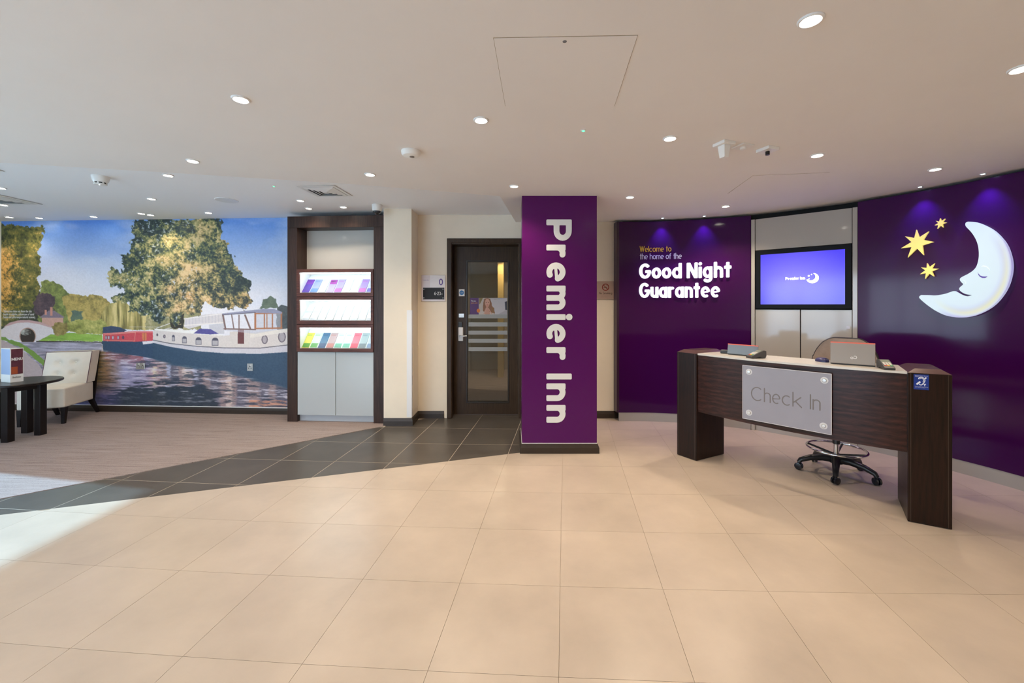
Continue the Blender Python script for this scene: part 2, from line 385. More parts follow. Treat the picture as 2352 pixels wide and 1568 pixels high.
# ---- walls
BW0, BW1 = (-6.98, 5.641), (-1.45, 5.307)
mb = wallmap(BW0, BW1)
wall_back = MB().box(-.2, 5.7, 0, 2.66, -.14, 0, M=lambda u, z, d: mb(u, z, d)).build('wall_back', M_cream); struct(wall_back)
PX0, PX1, PY0, PY1 = -1.522, -1.192, 4.905, 5.42
wall_pier = MB().box(PX0, PX1, PY0, PY1, 0, 2.66).build('wall_pier', M_cream); struct(wall_pier, 'cream pier between the leaflet cabinet and the door')
MB().box(PX1-.055, PX1+.004, PY0-.004, PY0+.045, .10, H-(712-CY)*PY0/F).build('corner_guard', M_white2, wall_pier)
hz = H-(795-CY)*5.1/F
hp = MB().box(PX1, PX1+.006, PY0+.07, PY0+.33, .16, hz); hp.build('access_hatch', M_cream, wall_pier, bevel=.002)
DY = 5.235                                        # face of the door wall
DX0, DX1, DZ = -.800, .125, 2.235                 # structural opening
w = MB(); w.box(PX1-.02, DX0, DY, DY+.16, 0, 2.66); w.box(DX1, 1.62, DY, DY+.16, 0, 2.66); w.box(DX0, DX1, DY, DY+.16, DZ, 2.66)
wall_door = w.build('wall_door', M_cream); struct(wall_door, 'cream wall around the dark glazed door')
# left wall with the daylight window
WX = -6.98; wy0, wy1, wz0, wz1 = -.6, 4.10, .45, 2.30
w = MB(); w.box(WX-.16, WX, wy1, 5.9, 0, 2.66); w.box(WX-.16, WX, -3.1, wy0, 0, 2.66); w.box(WX-.16, WX, wy0, wy1, 0, wz0); w.box(WX-.16, WX, wy0, wy1, wz1, 2.66)
struct(w.build('wall_left', M_cream))
win = struct(node('window_1', (WX-.08, 1.7, wz0)), 'wide street window in the left wall')
w = MB()
for a, b, c_, d in ((wy0, wy1, wz0, wz0+.05), (wy0, wy1, wz1-.05, wz1)): w.box(WX-.11, WX-.05, a, b, c_, d)
for y in (wy0+.025, .95, 2.48, wy1-.025): w.box(WX-.11, WX-.05, y-.025, y+.025, wz0, wz1)
w.build('window_frame', mat('grey_aluminium', (.32, .33, .34), .4), win)
MB().box(WX-.22, WX+.06, wy0, wy1, wz0-.03, wz0).build('window_sill', M_white2, win)
struct(MB().prism([(-30,-30),(30,-30),(30,-3.25),(WX-.2,-3.25),(WX-.2,30),(-30,30)], -.3, -.2).build('ground_outside', mat('pale_paving', (.66, .64, .60), .8, noise=.15, nscale=2)), 'paving outside the window')
w = MB(); gx_0, gx_1, gz_0, gz_1 = -6.7, -2.2, .12, 2.36  # front opening is assumed, added to let in more daylight
w.box(-7.2, gx_0, -3.2, -3.05, 0, 2.66); w.box(gx_1, 4.6, -3.2, -3.05, 0, 2.66); w.box(gx_0, gx_1, -3.2, -3.05, 0, gz_0); w.box(gx_0, gx_1, -3.2, -3.05, gz_1, 2.66)
struct(w.build('wall_front', M_cream))
added_win = struct(node('added_window', (-4.4, -3.1, gz_0)), 'assumed shopfront window, added behind the viewpoint for fill daylight')
w = MB()
for a, b in ((gx_0, gx_0+.06), (-5.23, -5.17), (-3.73, -3.67), (gx_1-.06, gx_1)): w.box(a, b, -3.16, -3.09, gz_0, gz_1)
w.box(gx_0, gx_1, -3.159, -3.091, gz_0, gz_0+.06); w.box(gx_0, gx_1, -3.159, -3.091, gz_1-.06, gz_1); w.build('window_frame', mat('grey_aluminium', (.32, .33, .34), .4), added_win)
struct(MB().box(3.99, 4.15, -3.1, AC.y+.02, 0, 2.66).build('wall_right', M_cream))
# curved reception wall: dark backing, then glossy purple facings on grey kickboards
TH0 = math.asin((1.318-AC.x)/AR); TH1 = onarc(1724.5, 700)[0]; TH2 = onarc(1970.5, 700)[0]; TH3 = PI/2
arcslab = lambda a, b, z0, z1, d0, d1, n: MB().slab(lambda u, v, d: tuple(arcpt(a+(b-a)*u, z0+(z1-z0)*v, d)), n, 1, d0, d1)
struct(arcslab(TH0+.03, TH3, 0, 2.66, -.22, -.12, 40).build('wall_curved_backing', M_dark, smooth=30))  # black backing added to stop light leaking past the facings
PT = 2.452
wp1 = struct(arcslab(TH0, TH1, .108, PT, -.03, 0, 20).build('wall_purple', M_purple, smooth=30), 'curved purple wall panel with the lit welcome lettering')
wp2 = struct(arcslab(TH2, TH3, .112, PT, -.03, 0, 24).build('wall_moon', M_purple, smooth=30), 'curved purple wall panel behind the moon')
b1 = struct(arcslab(TH0, TH1, 0, .107, -.03, -.004, 20).build('baseboard_purple', M_kick, smooth=30)); b2 = struct(arcslab(TH2, TH3, 0, .111, -.03, -.004, 24).build('baseboard_moon', M_kick, smooth=30))
ep = [tuple(arcpt(TH0, 0, d).xy) for d in (-.115, .002)]
v = arcpt(TH0-.012, 0, -.115); v2 = arcpt(TH0-.012, 0, .002)
MB().prism([ep[0], ep[1], tuple(v2.xy), tuple(v.xy)], .108, PT+.002).build('edge_trim', mat('plum_edge', (.03, .008, .03), .3), wp1)
# ---- column with brown skirting
KX0, KX1, KY0, KY1 = .0965, .8190, 3.99, 4.47
column = struct(MB().box(KX0, KX1, KY0, KY1, 0, ZC+.02).build('wall_column', M_purple_col), 'square purple column between the door and reception')
MB().box(KX0-.003, KX1+.003, KY0-.003, KY1+.003, .092, .097).build('skirting_bead', M_white2, column)
def skirting(path, name, h=.088, t=.014, parent=None, mat_=M_skirt):   # sloped-top board along a floor path (room on the right of travel)
    s = MB(); P = [Vector(p) for p in path]; n = len(P); offs = []
    for i in range(n):
        d1 = (P[i]-P[i-1]).normalized() if i else (P[1]-P[0]).normalized(); d2 = (P[i+1]-P[i]).normalized() if i < n-1 else d1
        n1 = Vector((d1.y, -d1.x)); n2 = Vector((d2.y, -d2.x)); offs.append((n1+n2)/(1+n1.dot(n2)))
    prof = [(-.003, 0), (t+.004, 0), (t+.004, h*.62), (t*.45, h), (-.003, h)]; vs = []; fs = []; m = len(prof)
    for i in range(n):
        for d, z in prof: q = P[i]+offs[i]*d; vs.append((q.x, q.y, z))
    for i in range(n-1):
        for j in range(m): fs.append((i*m+j, i*m+(j+1) % m, (i+1)*m+(j+1) % m, (i+1)*m+j))
    fs += [tuple(range(m)), tuple((n-1)*m+j for j in range(m))[::-1]]
    s.add(vs, fs); return s.build(name, mat_, parent)
struct(skirting([(KX0, KY1), (KX0, KY0), (KX1, KY0), (KX1, KY1)], 'baseboard_column', .09, .016))
struct(skirting([mb(0,0,0)[:2], mb(5.5,0,0)[:2]], 'baseboard_back', .085, .012))
MB().box(.02, 4.42, .085, .094, .0005, .012, M=lambda u, z, d: mb(u, z, d)).build('white_bead', M_white2, bpy.data.objects['baseboard_back'])
struct(skirting([(PX0, PY0), (PX1, PY0), (PX1, DY), (DX0-.06, DY)], 'baseboard_pier', .09, .014))
struct(skirting([(DX1+.06, DY), (1.34, DY)], 'baseboard_door', .09, .014))
# ---- ceilings: a lower one over reception, a higher one over the carpet and the door
edge = [(-7.2, 2.30), (-5.2, 2.74), (-3.797, 3.067), (-2.756, 3.290), (-1.42, 3.60), (-.117, 4.0), (.075, 5.45)]
ceiling = struct(MB().prism([(-7.2,-3.2)]+edge+[(4.6, 5.45), (4.6,-3.2)], ZC, 2.66).build('ceiling', M_ceil), 'lower plasterboard ceiling over reception')
struct(MB().box(-7.2, .3, 1.9, 5.95, ZH, 2.665).build('ceiling_high', M_ceil2), 'raised ceiling over the carpet and the door')
struct(MB().box(-7.2, 4.7, -3.3, 5.95, 2.70, 2.76).build('ceiling_roof', M_ceil))
def flushpanel(corners, name, lab, z, key=None):
    P = [cl(x, y, z).xy for x, y in corners]
    s = MB(); c = sum((p for p in P), Vector((0,0)))/4
    big = [c+(p-c)*1.006 for p in P]
    MBo = thing(name, lab, 'access panel', (c.x, c.y, z))
    s.prism([tuple(p) for p in big], z-.0012, z+.0); s.build('shadow_gap', mat('panel_gap', (.30, .22, .12), .8), MBo)
    MB().prism([tuple(p) for p in P], z-.0025, z-.0005).build('panel', M_ceil, MBo)
    if key is not None:
        k = cl(*key, z); MB().lathe([(.007, -.0045), (.009, -.002), (.009, 0)], 14, (k.x, k.y, z)).build('key_lock', mat('grey_lock', (.18, .18, .18), .4), MBo)
flushpanel([(1134,87),(1464,81),(1411,243),(1161,243)], 'ceiling_access_panel', 'square white ceiling access panel with a small round key lock', ZC, (1297, 94))
flushpanel([(1730,403),(1905,396),(1852,432),(1672,444)], 'ceiling_access_panel', 'faint flush access panel in the ceiling in front of the television', ZC)

# ---- door with glazed leaf, and the corridor behind it
door = struct(node('door_1', ((DX0+DX1)/2, DY, 0)), 'dark brown door with a tall glass pane')
LY = 5.40                                         # face of the leaf
fm = MB(); t = .062
for x0, x1 in ((DX0-.022, DX0+.036), (DX1-.036, DX1+.022)): fm.box(x0, x1, DY-.022, DY, 0, DZ+.035)
fm.box(DX0-.022, DX1+.022, DY-.0221, DY, DZ-.022, DZ+.036)
fm.build('architrave', M_doorw, door, bevel=.006)
fm = MB(); fm.box(DX0, DX0+.042, DY-.01, LY+.06, 0, DZ); fm.box(DX1-.042, DX1, DY-.01, LY+.06, 0, DZ); fm.box(DX0, DX1, DY-.01, LY+.06, DZ-.04, DZ)
fm.build('door_frame', M_doorw, door, bevel=.004)
lx0, lx1, lz1 = DX0+.045, DX1-.045, DZ-.044
gx0, gx1, gz0, gz1 = (1073-CX)*LY/F, (1167-CX)*LY/F, H-(923-CY)*LY/F, H-(600-CY)*LY/F
lf = MB(); lf.box(lx0, gx0, LY, LY+.045, .006, lz1); lf.box(gx1, lx1, LY, LY+.045, .006, lz1); lf.box(gx0, gx1, LY, LY+.045, .006, gz0); lf.box(gx0, gx1, LY, LY+.045, gz1, lz1)
leaf = lf.build('door_leaf', M_doorw, door)
bd = MB()
for a in (0, 1):
    e = .014; y0, y1 = (LY-.007, LY+.006) if a == 0 else (LY+.04, LY+.052)
    bd.box(gx0-e, gx0+.006, y0, y1, gz0-e, gz1+e); bd.box(gx1-.006, gx1+e, y0, y1, gz0-e, gz1+e); bd.box(gx0, gx1, y0, y1, gz0-e, gz0+.006); bd.box(gx0, gx1, y0, y1, gz1-.006, gz1+e)
bd.build('glazing_bead', mat('dark_bead', (.022, .016, .012), .35), leaf, bevel=.003)
def glass_mat():
    m = bpy.data.materials.new('clear_glass'); m.use_nodes = True; N = m.node_tree.nodes; L = m.node_tree.links
    for n in list(N):
        if n.type == 'BSDF_PRINCIPLED': N.remove(n)
    g = N.new('ShaderNodeBsdfGlossy'); g.inputs['Roughness'].default_value = .01; t = N.new('ShaderNodeBsdfTransparent'); t.inputs[0].default_value = (.88, .90, .88, 1)
    f = N.new('ShaderNodeFresnel'); f.inputs[0].default_value = 1.75; mx = N.new('ShaderNodeMixShader')
    L.new(f.outputs[0], mx.inputs[0]); L.new(t.outputs[0], mx.inputs[1]); L.new(g.outputs[0], mx.inputs[2]); L.new(mx.outputs[0], N['Material Output'].inputs[0]); return m
M_glass = glass_mat()
MB().box(gx0, gx1, LY+.018, LY+.026, gz0, gz1).build('glass_pane', M_glass, leaf)
MB().box(WX-.084, WX-.076, wy0, wy1, wz0, wz1).build('glass_pane', M_glass, win)
dl = lambda x, y, d=.006: at(x, y, LY-d)
M_frost = mat('frosted_film', (.30, .31, .30), .4)
for y0, y1 in ((722, 731), (740, 749.5), (759, 768), (778, 787), (797, 806)):
    a = at(1076, y1, LY+.017); b = at(1165, y0, LY+.017); MB().box(a.x, b.x, LY+.0165, LY+.018, a.z, b.z).build('frosted_band', M_frost, leaf)
k = MB(); a = at(1053, 783, LY); b = at(1064.5, 751, LY); k.box(a.x, b.x, LY-.030, LY, a.z, b.z); a2 = at(1053, 754, LY); b2 = at(1062, 739, LY); 
lock = k.build('lock_case', M_white2, leaf, bevel=.010, seg=3)
MB().box(a2.x, b2.x, LY-.024, LY, a2.z, b2.z).build('card_reader', M_black, lock, bevel=.004)
a = at(1057, 771, LY); c = at(1073, 770, LY); MB().tube([(a.x, LY-.028, a.z), (a.x, LY-.060, a.z), (a.x+.02, LY-.066, a.z), (c.x, LY-.066, c.z-.002)], [.011, .011, .010, .008], 10).build('lever', M_steel, lock, smooth=40)
a = at(1054, 680, LY); b = at(1067, 664, LY); st = MB().box(a.x, b.x, LY-.0025, LY, a.z, b.z).build('fire_door_sticker', M_white, leaf)
cx_, cz_ = (a.x+b.x)/2, (a.z+b.z)/2; DM = lambda x, z, d: (x, LY-.0025-d, z)
MB().disc(cx_, cz_, .030, DM, 0, .0012, 24).build('blue_disc', mat('sign_blue', (.015, .16, .42), .4), st)
STICK = (cx_, cz_)
a = at(1054, 728.5, LY); b = at(1065.5, 720, LY); pl = MB().box(a.x, b.x, LY-.003, LY, a.z, b.z).build('pull_plate', M_steel, leaf)
# corridor seen through the pane
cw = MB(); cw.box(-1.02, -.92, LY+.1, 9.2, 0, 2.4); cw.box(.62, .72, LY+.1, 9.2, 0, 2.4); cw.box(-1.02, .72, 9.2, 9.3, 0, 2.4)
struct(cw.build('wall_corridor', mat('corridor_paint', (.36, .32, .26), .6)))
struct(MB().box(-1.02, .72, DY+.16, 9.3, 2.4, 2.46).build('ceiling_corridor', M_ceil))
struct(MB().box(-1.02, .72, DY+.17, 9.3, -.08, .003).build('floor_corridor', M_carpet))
a = at(1143, 700, 8.2); yl = MB().box(a.x, a.x+.115, 8.2, 9.19, .003, 2.395).build('wall_corridor_lit_strip', mat('yellow_lamplit_wall', (.62, .44, .14), .6)); struct(yl, 'strip of corridor wall with yellow lamp glow put into its colour')  # lamp-lit wall strip; the yellow glow is put into its colour
# ================================================================ lettering: one monoline alphabet, any weight
def arc(cx, cy, rx, ry, a0, a1, n=None):
    n = n or max(4, int(abs(a1-a0)/12)); return [(cx+rx*math.cos(math.radians(a0+(a1-a0)*i/n)), cy+ry*math.sin(math.radians(a0+(a1-a0)*i/n))) for i in range(n+1)]
COND = 1.0
def glyph(ch, w, X):                              # -> (strokes [(pts, closed)], dots [(x, y, r)], advance width); cap height 1, x-height X
    h = w/2; S = []; D = []
    st = lambda *p: S.append((list(p), False))
    def bowl(Wd, lo=0.0, hi=X): S.append((arc(Wd/2, (lo+hi)/2, (Wd-w)/2, (hi-lo-w)/2, 0, 360, 30)[:-1], True))
    bw = (X*.80+w*.55)*COND                              # width of a round lower-case letter
    nw = (X*.66+w*.75)*COND
    def arch(x0, x1, to=0.0): r = (x1-x0)/2; S.append(([(x0, X*.45)]+arc((x0+x1)/2, X-h-r*.95, r, r*.95, 180, 0, 12)+[(x1, to)], False))
    if ch == 'o': bowl(bw); return S, D, bw
    if ch == 'n': st((h,0),(h,X)); arch(h, nw-h); return S, D, nw
    if ch == 'h': st((h,0),(h,1)); arch(h, nw-h); return S, D, nw
    if ch == 'm':
        m = nw*.86; st((h,0),(h,X)); arch(h, m-h); arch(m-h, 2*m-w-h); return S, D, 2*m-w
    if ch == 'r':
        r = (nw-w)*.48; st((h,0),(h,X)); S.append(([(h, X*.45)]+arc(h+r, X-h-r*.95, r, r*.95, 180, 62, 8), False)); return S, D, h+r*1.5+h*.8
    if ch == 'u':
        r = (nw-w)/2; st((nw-h,0),(nw-h,X)); S.append(([(h, X)]+arc(nw/2, h+r*.95, r, r*.95, 180, 360, 12)+[(nw-h, X*.6)], False)); return S, D, nw
    if ch == 'e':
        rx, ry = (bw-w)/2, (X-w)/2; S.append((arc(bw/2, X/2, rx, ry, 4, 306, 26), False)); S.append(([(h, X*.47), (bw-h*.8, X*.54)], False, .50 if w > .16 else .85)); return S, D, bw
    if ch == 'a': bowl(bw*.98); st((bw*.98-h, 0), (bw*.98-h, X)); return S, D, bw
    if ch == 'd': bowl(bw); st((bw-h, 0), (bw-h, 1)); return S, D, bw
    if ch == 'g':
        bowl(bw*.96); x1 = bw*.96-h; r = (bw*.96-w)/2; S.append(([(x1, X), (x1, .0)]+arc(x1-r, -.02, r, .28-h, 0, -150, 12), False)); return S, D, bw
    if ch == 'i': st((h,0),(h,X)); D.append((h, 1.0-w*.44, w*.56)); return S, D, w
    if ch in 'lI': st((h,0),(h,1)); return S, D, w
    if ch == 't': st((w*.5+.12, .96),(w*.5+.12, 0)); st((0, X-h*.9),(w+.24, X-h*.9)); return S, D, w+.24
    if ch == 'f': S.append(([(h+.1, 0), (h+.1, .72)]+arc(h+.1+.2, .72, .2, .28-h, 180, 80, 8), False)); st((0, X-h*.8),(w+.24, X-h*.8)); return S, D, w+.30
    if ch == 'P':
        Wd = (.58+w)*COND; r = .27; y0, y1 = .40, 1-h; c_ = (y0+y1)/2; S.append(([(h, y1)]+arc(Wd-h-r, c_, r, (y1-y0)/2, 90, -90, 14)+[(h, y0)], False)); st((h,0),(h,1)); return S, D, Wd
    if ch == 'G':
        Wd = (.80+w*.5)*COND; S.append((arc(Wd/2, .5, (Wd-w)/2, .5-h, 42, 352, 28)+[(Wd-h, .47), (Wd*.54, .47)], False)); return S, D, Wd
    if ch in 'Cc':
        hh = 1.0 if ch == 'C' else X; Wd = (.92 if ch == 'C' else X*.95)*min(1.0, COND+.05); S.append((arc(Wd/2, hh/2, (Wd-w)/2, hh/2-h, 48, 312, 28), False)); return S, D, Wd*.92
    if ch == 'N': Wd = (.58+w)*COND; st((h,0),(h,1)); st((Wd-h,0),(Wd-h,1)); S.append(([(h+.02, .97), (Wd-h-.02, .03)], False)); return S, D, Wd
    if ch == 'M': Wd = .72+w; st((h,0),(h,1)); st((Wd-h,0),(Wd-h,1)); S.append(([(h, .98), (Wd/2, .25), (Wd-h, .98)], False)); return S, D, Wd
    if ch == 'E': st((h,0),(h,1)); [st((h,y),(.55,y)) for y in (h,.5,1-h)]; return S, D, .55
    if ch == 'U': S.append(([(h,1)]+arc(.34, .30, .34-h, .30-h, 180, 360, 12)+[(.68-h, 1)], False)); return S, D, .68
    if ch == 'T': st((0,1-h),(.6,1-h)); st((.3,0),(.3,1)); return S, D, .6
    if ch == 'W': S.append(([(h,1), (.30,h*.6), (.50,.92), (.70,h*.6), (1.0-h,1)], False)); return S, D, 1.0
    if ch == 'k': st((h,0),(h,1)); st((h, X*.38),(X*.72, X)); st((h+X*.2, X*.54),(X*.78, 0)); return S, D, X*.80
    if ch == 'S': S.append((arc(.30, .745, .28-h, .255-h, 35, 270, 14)+arc(.30, .25, .30-h, .25-h+.01, 90, -145, 14), False)); return S, D, .6
    if ch == '0': S.append((arc(.30, .5, .30-h, .5-h, 0, 360, 30)[:-1], True)); return S, D, .6
    if ch == '6': S.append((arc(.30, .30, .30-h, .30-h, 0, 360, 24)[:-1], True)); S.append(([(h, .34), (.18, .72), (.40, 1)], False)); return S, D, .6
    if ch == '2': S.append((arc(.29, .72, .27-h, .28-h, 170, -40, 12)+[(.05, h), (.58, h)], False)); return S, D, .6
    if ch == '3': S.append((arc(.27, .74, .25-h, .26-h, 150, -80, 12), False)); S.append((arc(.27, .27, .28-h, .27-h, 85, -150, 12), False)); return S, D, .6
    if ch == '-': st((0,.42),(.34,.42)); return S, D, .34
    return S, D, .35
def lay(text, w, X, gap, space):                  # positions of the letters along the line
    out = []; x = 0
    for ch in text:
        if ch == ' ': x += space; continue
        S, D, adv = glyph(ch, w, X); out.append((ch, x, S, D)); x += adv+gap
    return out, x-gap
def write(text, w, X, gap, space, width, height, M, d0, d1, parent, material, name='letter', soft=True, joined=False, fine=None, cond=1.0):
    global COND; COND = cond
    nl = len(text.replace(' ', '')); L, tot = lay(text, w, X, 0.0, space); E = width/height
    gap = (E-tot)/max(1, nl-1) if nl > 1 else 0; gap = min(max(gap, .03+.2*w), .34); L, tot = lay(text, w, X, gap, space); sx_ = width/tot; acc = MB(); made = []
    ww = w*(height*.5+sx_*.5); res = (fine or .045)*height
    for ch, x, S, D in L:
        s = acc if joined else MB()
        s.sdf([([((x+p[0])*sx_, p[1]*height) for p in pts], closed, *ws) for pts, closed, *ws in S], [((x+dx)*sx_, dy*height, r*(height+sx_)/2) for dx, dy, r in D], ww, M, d0, d1, res)
        if not joined: made.append(s.build(name, material, parent))
    if joined: made.append(acc.build(name, material, parent))
    return made
def fonttext(body, size, M, parent, material, name='lettering', d=.0006, width=None, bold=0.0):   # small print in Blender's own typeface
    cu = bpy.data.curves.new('t', 'FONT'); cu.body = body; cu.size = size; cu.offset = bold; cu.resolution_u = 2; cu.space_line = .95
    o = bpy.data.objects.new('t', cu); COL.objects.link(o); bpy.context.view_layer.update()
    me = bpy.data.meshes.new_from_object(o.evaluated_get(bpy.context.evaluated_depsgraph_get()))
    vs = [tuple(v.co) for v in me.vertices]; fs = [tuple(p.vertices) for p in me.polygons]
    bpy.data.objects.remove(o); bpy.data.curves.remove(cu); bpy.data.meshes.remove(me)
    k = 1.0
    if width and vs: k = width/max(p[0] for p in vs)
    s = MB(); s.add([M(p[0]*k, p[1], d) for p in vs], fs); return s.build(name, material, parent)

# ================================================================ painted prints (colours computed per vertex)
def vnoise(h, w, cx, cy, seed, oc=3, pers=.55):
    cx *= SS; cy *= SS
    rg = np.random.RandomState(seed); out = np.zeros((h, w)); amp = 1; tot = 0
    for k in range(oc):
        gx, gy = max(2, int(w/cx*2**k)+2), max(2, int(h/cy*2**k)+2); g = rg.rand(gy+1, gx+1)
        xs = np.linspace(0, gx-1.001, w); ys = np.linspace(0, gy-1.001, h); xi = xs.astype(int); yi = ys.astype(int)
        fx = xs-xi; fy = ys-yi; fx = fx*fx*(3-2*fx); fy = (fy*fy*(3-2*fy))[:, None]
        a = g[yi][:, xi]*(1-fx)+g[yi][:, xi+1]*fx; b = g[yi+1][:, xi]*(1-fx)+g[yi+1][:, xi+1]*fx
        out += amp*(a*(1-fy)+b*fy); tot += amp; amp *= pers
    return out/tot
SS = 2                                             # painted at twice the mesh resolution, then averaged
class Paint:
    def __init__(s, w, h, scale=1.0, ox=0.0, oy=0.0):
        w, h = w*SS, h*SS; s.w, s.h = w, h; s.a = np.zeros((h, w, 3)); s.k, s.ox, s.oy = scale, ox, oy
        yy, xx = np.mgrid[0:h, 0:w]; s.X = (xx+.5)*1.0; s.Y = (yy+.5)*1.0
        s.n = [vnoise(h, w, c, c, 11+i, 4) for i, c in enumerate((60, 24, 10, 5, 2.6))]
    def T(s, p): return (p[0]*s.k-s.ox, p[1]*s.k-s.oy)
    def inside(s, pts, jag=0.0, jc=2):
        P = [s.T(p) for p in pts]; X, Y = s.X, s.Y
        if jag: jag *= SS; X = X+jag*(s.n[jc]-.5)*2; Y = Y+jag*(np.roll(s.n[jc], 37, 0)-.5)*2
        r = np.zeros(X.shape, bool); n = len(P)
        for i in range(n):
            x0, y0 = P[i]; x1, y1 = P[(i+1) % n]
            if y0 == y1: continue
            c = ((Y >= min(y0, y1)) & (Y < max(y0, y1))); r ^= c & (X < x0+(Y-y0)*(x1-x0)/(y1-y0))
        return r
    def ell(s, cx, cy, rx, ry, jag=0.0, jc=2):
        x, y = s.T((cx, cy)); X, Y = s.X, s.Y
        if jag: jag *= SS; X = X+jag*(s.n[jc]-.5)*2; Y = Y+jag*(np.roll(s.n[jc], 53, 1)-.5)*2
        return ((X-x)/(rx*s.k))**2+((Y-y)/(ry*s.k))**2 < 1
    def fill(s, m, col, a=1.0): s.a[m] = s.a[m]*(1-a)+np.array(col, float)*a
    def poly(s, pts, col, a=1.0, jag=0, jc=2): s.fill(s.inside(pts, jag, jc), col, a)
    def line(s, p, q, w, col, a=1.0):
        p = np.array(s.T(p)); q = np.array(s.T(q)); d = q-p; L = max(1e-6, (d**2).sum())
        t = np.clip(((s.X-p[0])*d[0]+(s.Y-p[1])*d[1])/L, 0, 1); D = np.hypot(s.X-p[0]-t*d[0], s.Y-p[1]-t*d[1])
        k = np.clip(w*s.k/2+.5-D, 0, 1)[..., None]*a; s.a = s.a*(1-k)+np.array(col, float)*k
    def ramp(s, m, v, cols):                       # v 0..1 -> colour stops
        st = np.linspace(0, 1, len(cols)); C = np.array(cols, float); vv = np.clip(v, 0, 1)
        for k in range(3): s.a[..., k][m] = np.interp(vv[m], st, C[:, k])
    def leaves(s, m, cols, bias=0.0, con=2.2):
        v = .26*s.n[1]+.32*s.n[2]+.22*s.n[3]+.20*s.n[4]; v = .5+(v-.5)*con*1.2+bias; s.ramp(m, v, cols)
    def mesh(s, M, d, parent, name, material, gain=1.0):   # M(u 0..1, v 0..1 downwards, d)
        s.a = s.a.reshape(s.h//SS, SS, s.w//SS, SS, 3).mean((1, 3)); s.w //= SS; s.h //= SS
        w, h = s.w, s.h; us = (np.arange(w))/(w-1); vs_ = (np.arange(h))/(h-1)
        o = np.array(M(0, 0, d)); ux = np.array(M(1, 0, d))-o; vy = np.array(M(0, 1, d))-o; k = np.array(M(1, 1, d))-o-ux-vy
        U, V = np.meshgrid(us, vs_); org = np.array(ORG.get(parent.name, (0,0,0))) if parent else np.zeros(3)
        co = (o-org)[None, None]+U[..., None]*ux+V[..., None]*vy+(U*V)[..., None]*k
        me = bpy.data.meshes.new(name); n = w*h; me.vertices.add(n); me.vertices.foreach_set('co', co.reshape(-1).astype(np.float32))
        i = (np.arange(h-1)[:, None]*w+np.arange(w-1)[None]).reshape(-1); q = np.stack([i, i+w, i+w+1, i+1], 1).astype(np.int32); m = len(q)
        me.loops.add(4*m); me.polygons.add(m); me.loops.foreach_set('vertex_index', q.reshape(-1)); me.polygons.foreach_set('loop_start', np.arange(0, 4*m, 4, dtype=np.int32)); me.update(calc_edges=True)
        c = np.clip(s.a/255, 0, 1); c = np.where(c > .04045, ((c+.055)/1.055)**2.4, c/12.92)*gain
        at_ = me.color_attributes.new('print', 'FLOAT_COLOR', 'POINT'); at_.data.foreach_set('color', np.concatenate([c, np.ones((h, w, 1))], 2).reshape(-1).astype(np.float32))
        me.materials.append(material); ob = bpy.data.objects.new(name, me); COL.objects.link(ob); ORG[ob.name] = Vector(org)
        if parent: ob.parent = parent
        return ob

# ---------------------------------------------------------------- the canal mural
MW, MH = 680, 442                                  # columns x 4..672, rows y 499..938 of the photograph
p = Paint(MW, MH, MW/668/3.266, 4*MW/668, 0); p.k = SS/3.266*MW/668; p.ox = SS*4*MW/668; p.oy = SS*19.0
X, Y, n = p.X, p.Y, p.n
zx = (X+p.ox)/p.k; zy = (Y+p.oy)/p.k               # coordinates of the sketch
allm = np.ones(X.shape, bool)
t = np.clip((zy-80)/560, 0, 1)[..., None]
sky = np.array((84, 136, 216))*(1-t)**1.2+np.array((232, 228, 232))*(1-(1-t)**1.2)
haze = np.clip(1.0-np.hypot((zx-620)/420, (zy-540)/240), 0, 1)[..., None]; sky = sky*(1-.75*haze)+np.array((232, 230, 235))*.75*haze
rt_ = np.clip((zx-1500)/600, 0, 1)[..., None]*np.clip((zy-250)/350, 0, 1)[..., None]; sky = sky*(1-.3*rt_)+np.array((196, 206, 226))*.3*rt_
cl_ = np.clip((vnoise(MH*SS, MW*SS, 120, 50, 5, 4)-.46)*1.8, 0, .4)[..., None]; sky = sky*(1-cl_)+np.array((216, 222, 236))*cl_
p.a[:] = sky
p.leaves(p.inside([(-30,560),(200,560),(330,620),(330,900),(-30,900)], 6), [(30,34,28),(52,58,40),(96,94,56)], -.08)
# distant trees
p.leaves(p.inside([(330,520),(400,525),(470,560),(520,620),(600,640),(600,900),(300,900)], 6), [(70,82,45),(120,132,62),(168,170,92)])
p.leaves(p.inside([(480,650),(560,620),(640,640),(720,640),(790,650),(850,690),(880,800),(880,900),(560,900)], 5), [(120,105,50),(180,155,78),(214,190,110)])
p.leaves(p.ell(345,705,82,95,8), [(48,40,52),(70,56,66),(98,76,82)])
p.leaves(p.inside([(560,760),(640,760),(640,870),(560,870)], 5), [(70,92,84),(98,118,90)])
wl_ = p.inside([(830,720),(900,680),(960,680),(1010,740),(1060,740),(1110,790),(1150,780),(1200,850),(1200,905),(780,905),(780,800)], 6)
v = vnoise(MH*SS, MW*SS, 6, 60, 21, 3); p.ramp(wl_, .5+(v-.5)*2.4, [(110,100,48),(176,158,84),(222,200,128)])
p.leaves(p.inside([(1120,800),(1300,760),(1520,740),(1530,900),(1120,900)], 6), [(92,96,62),(150,142,92),(190,176,130)])
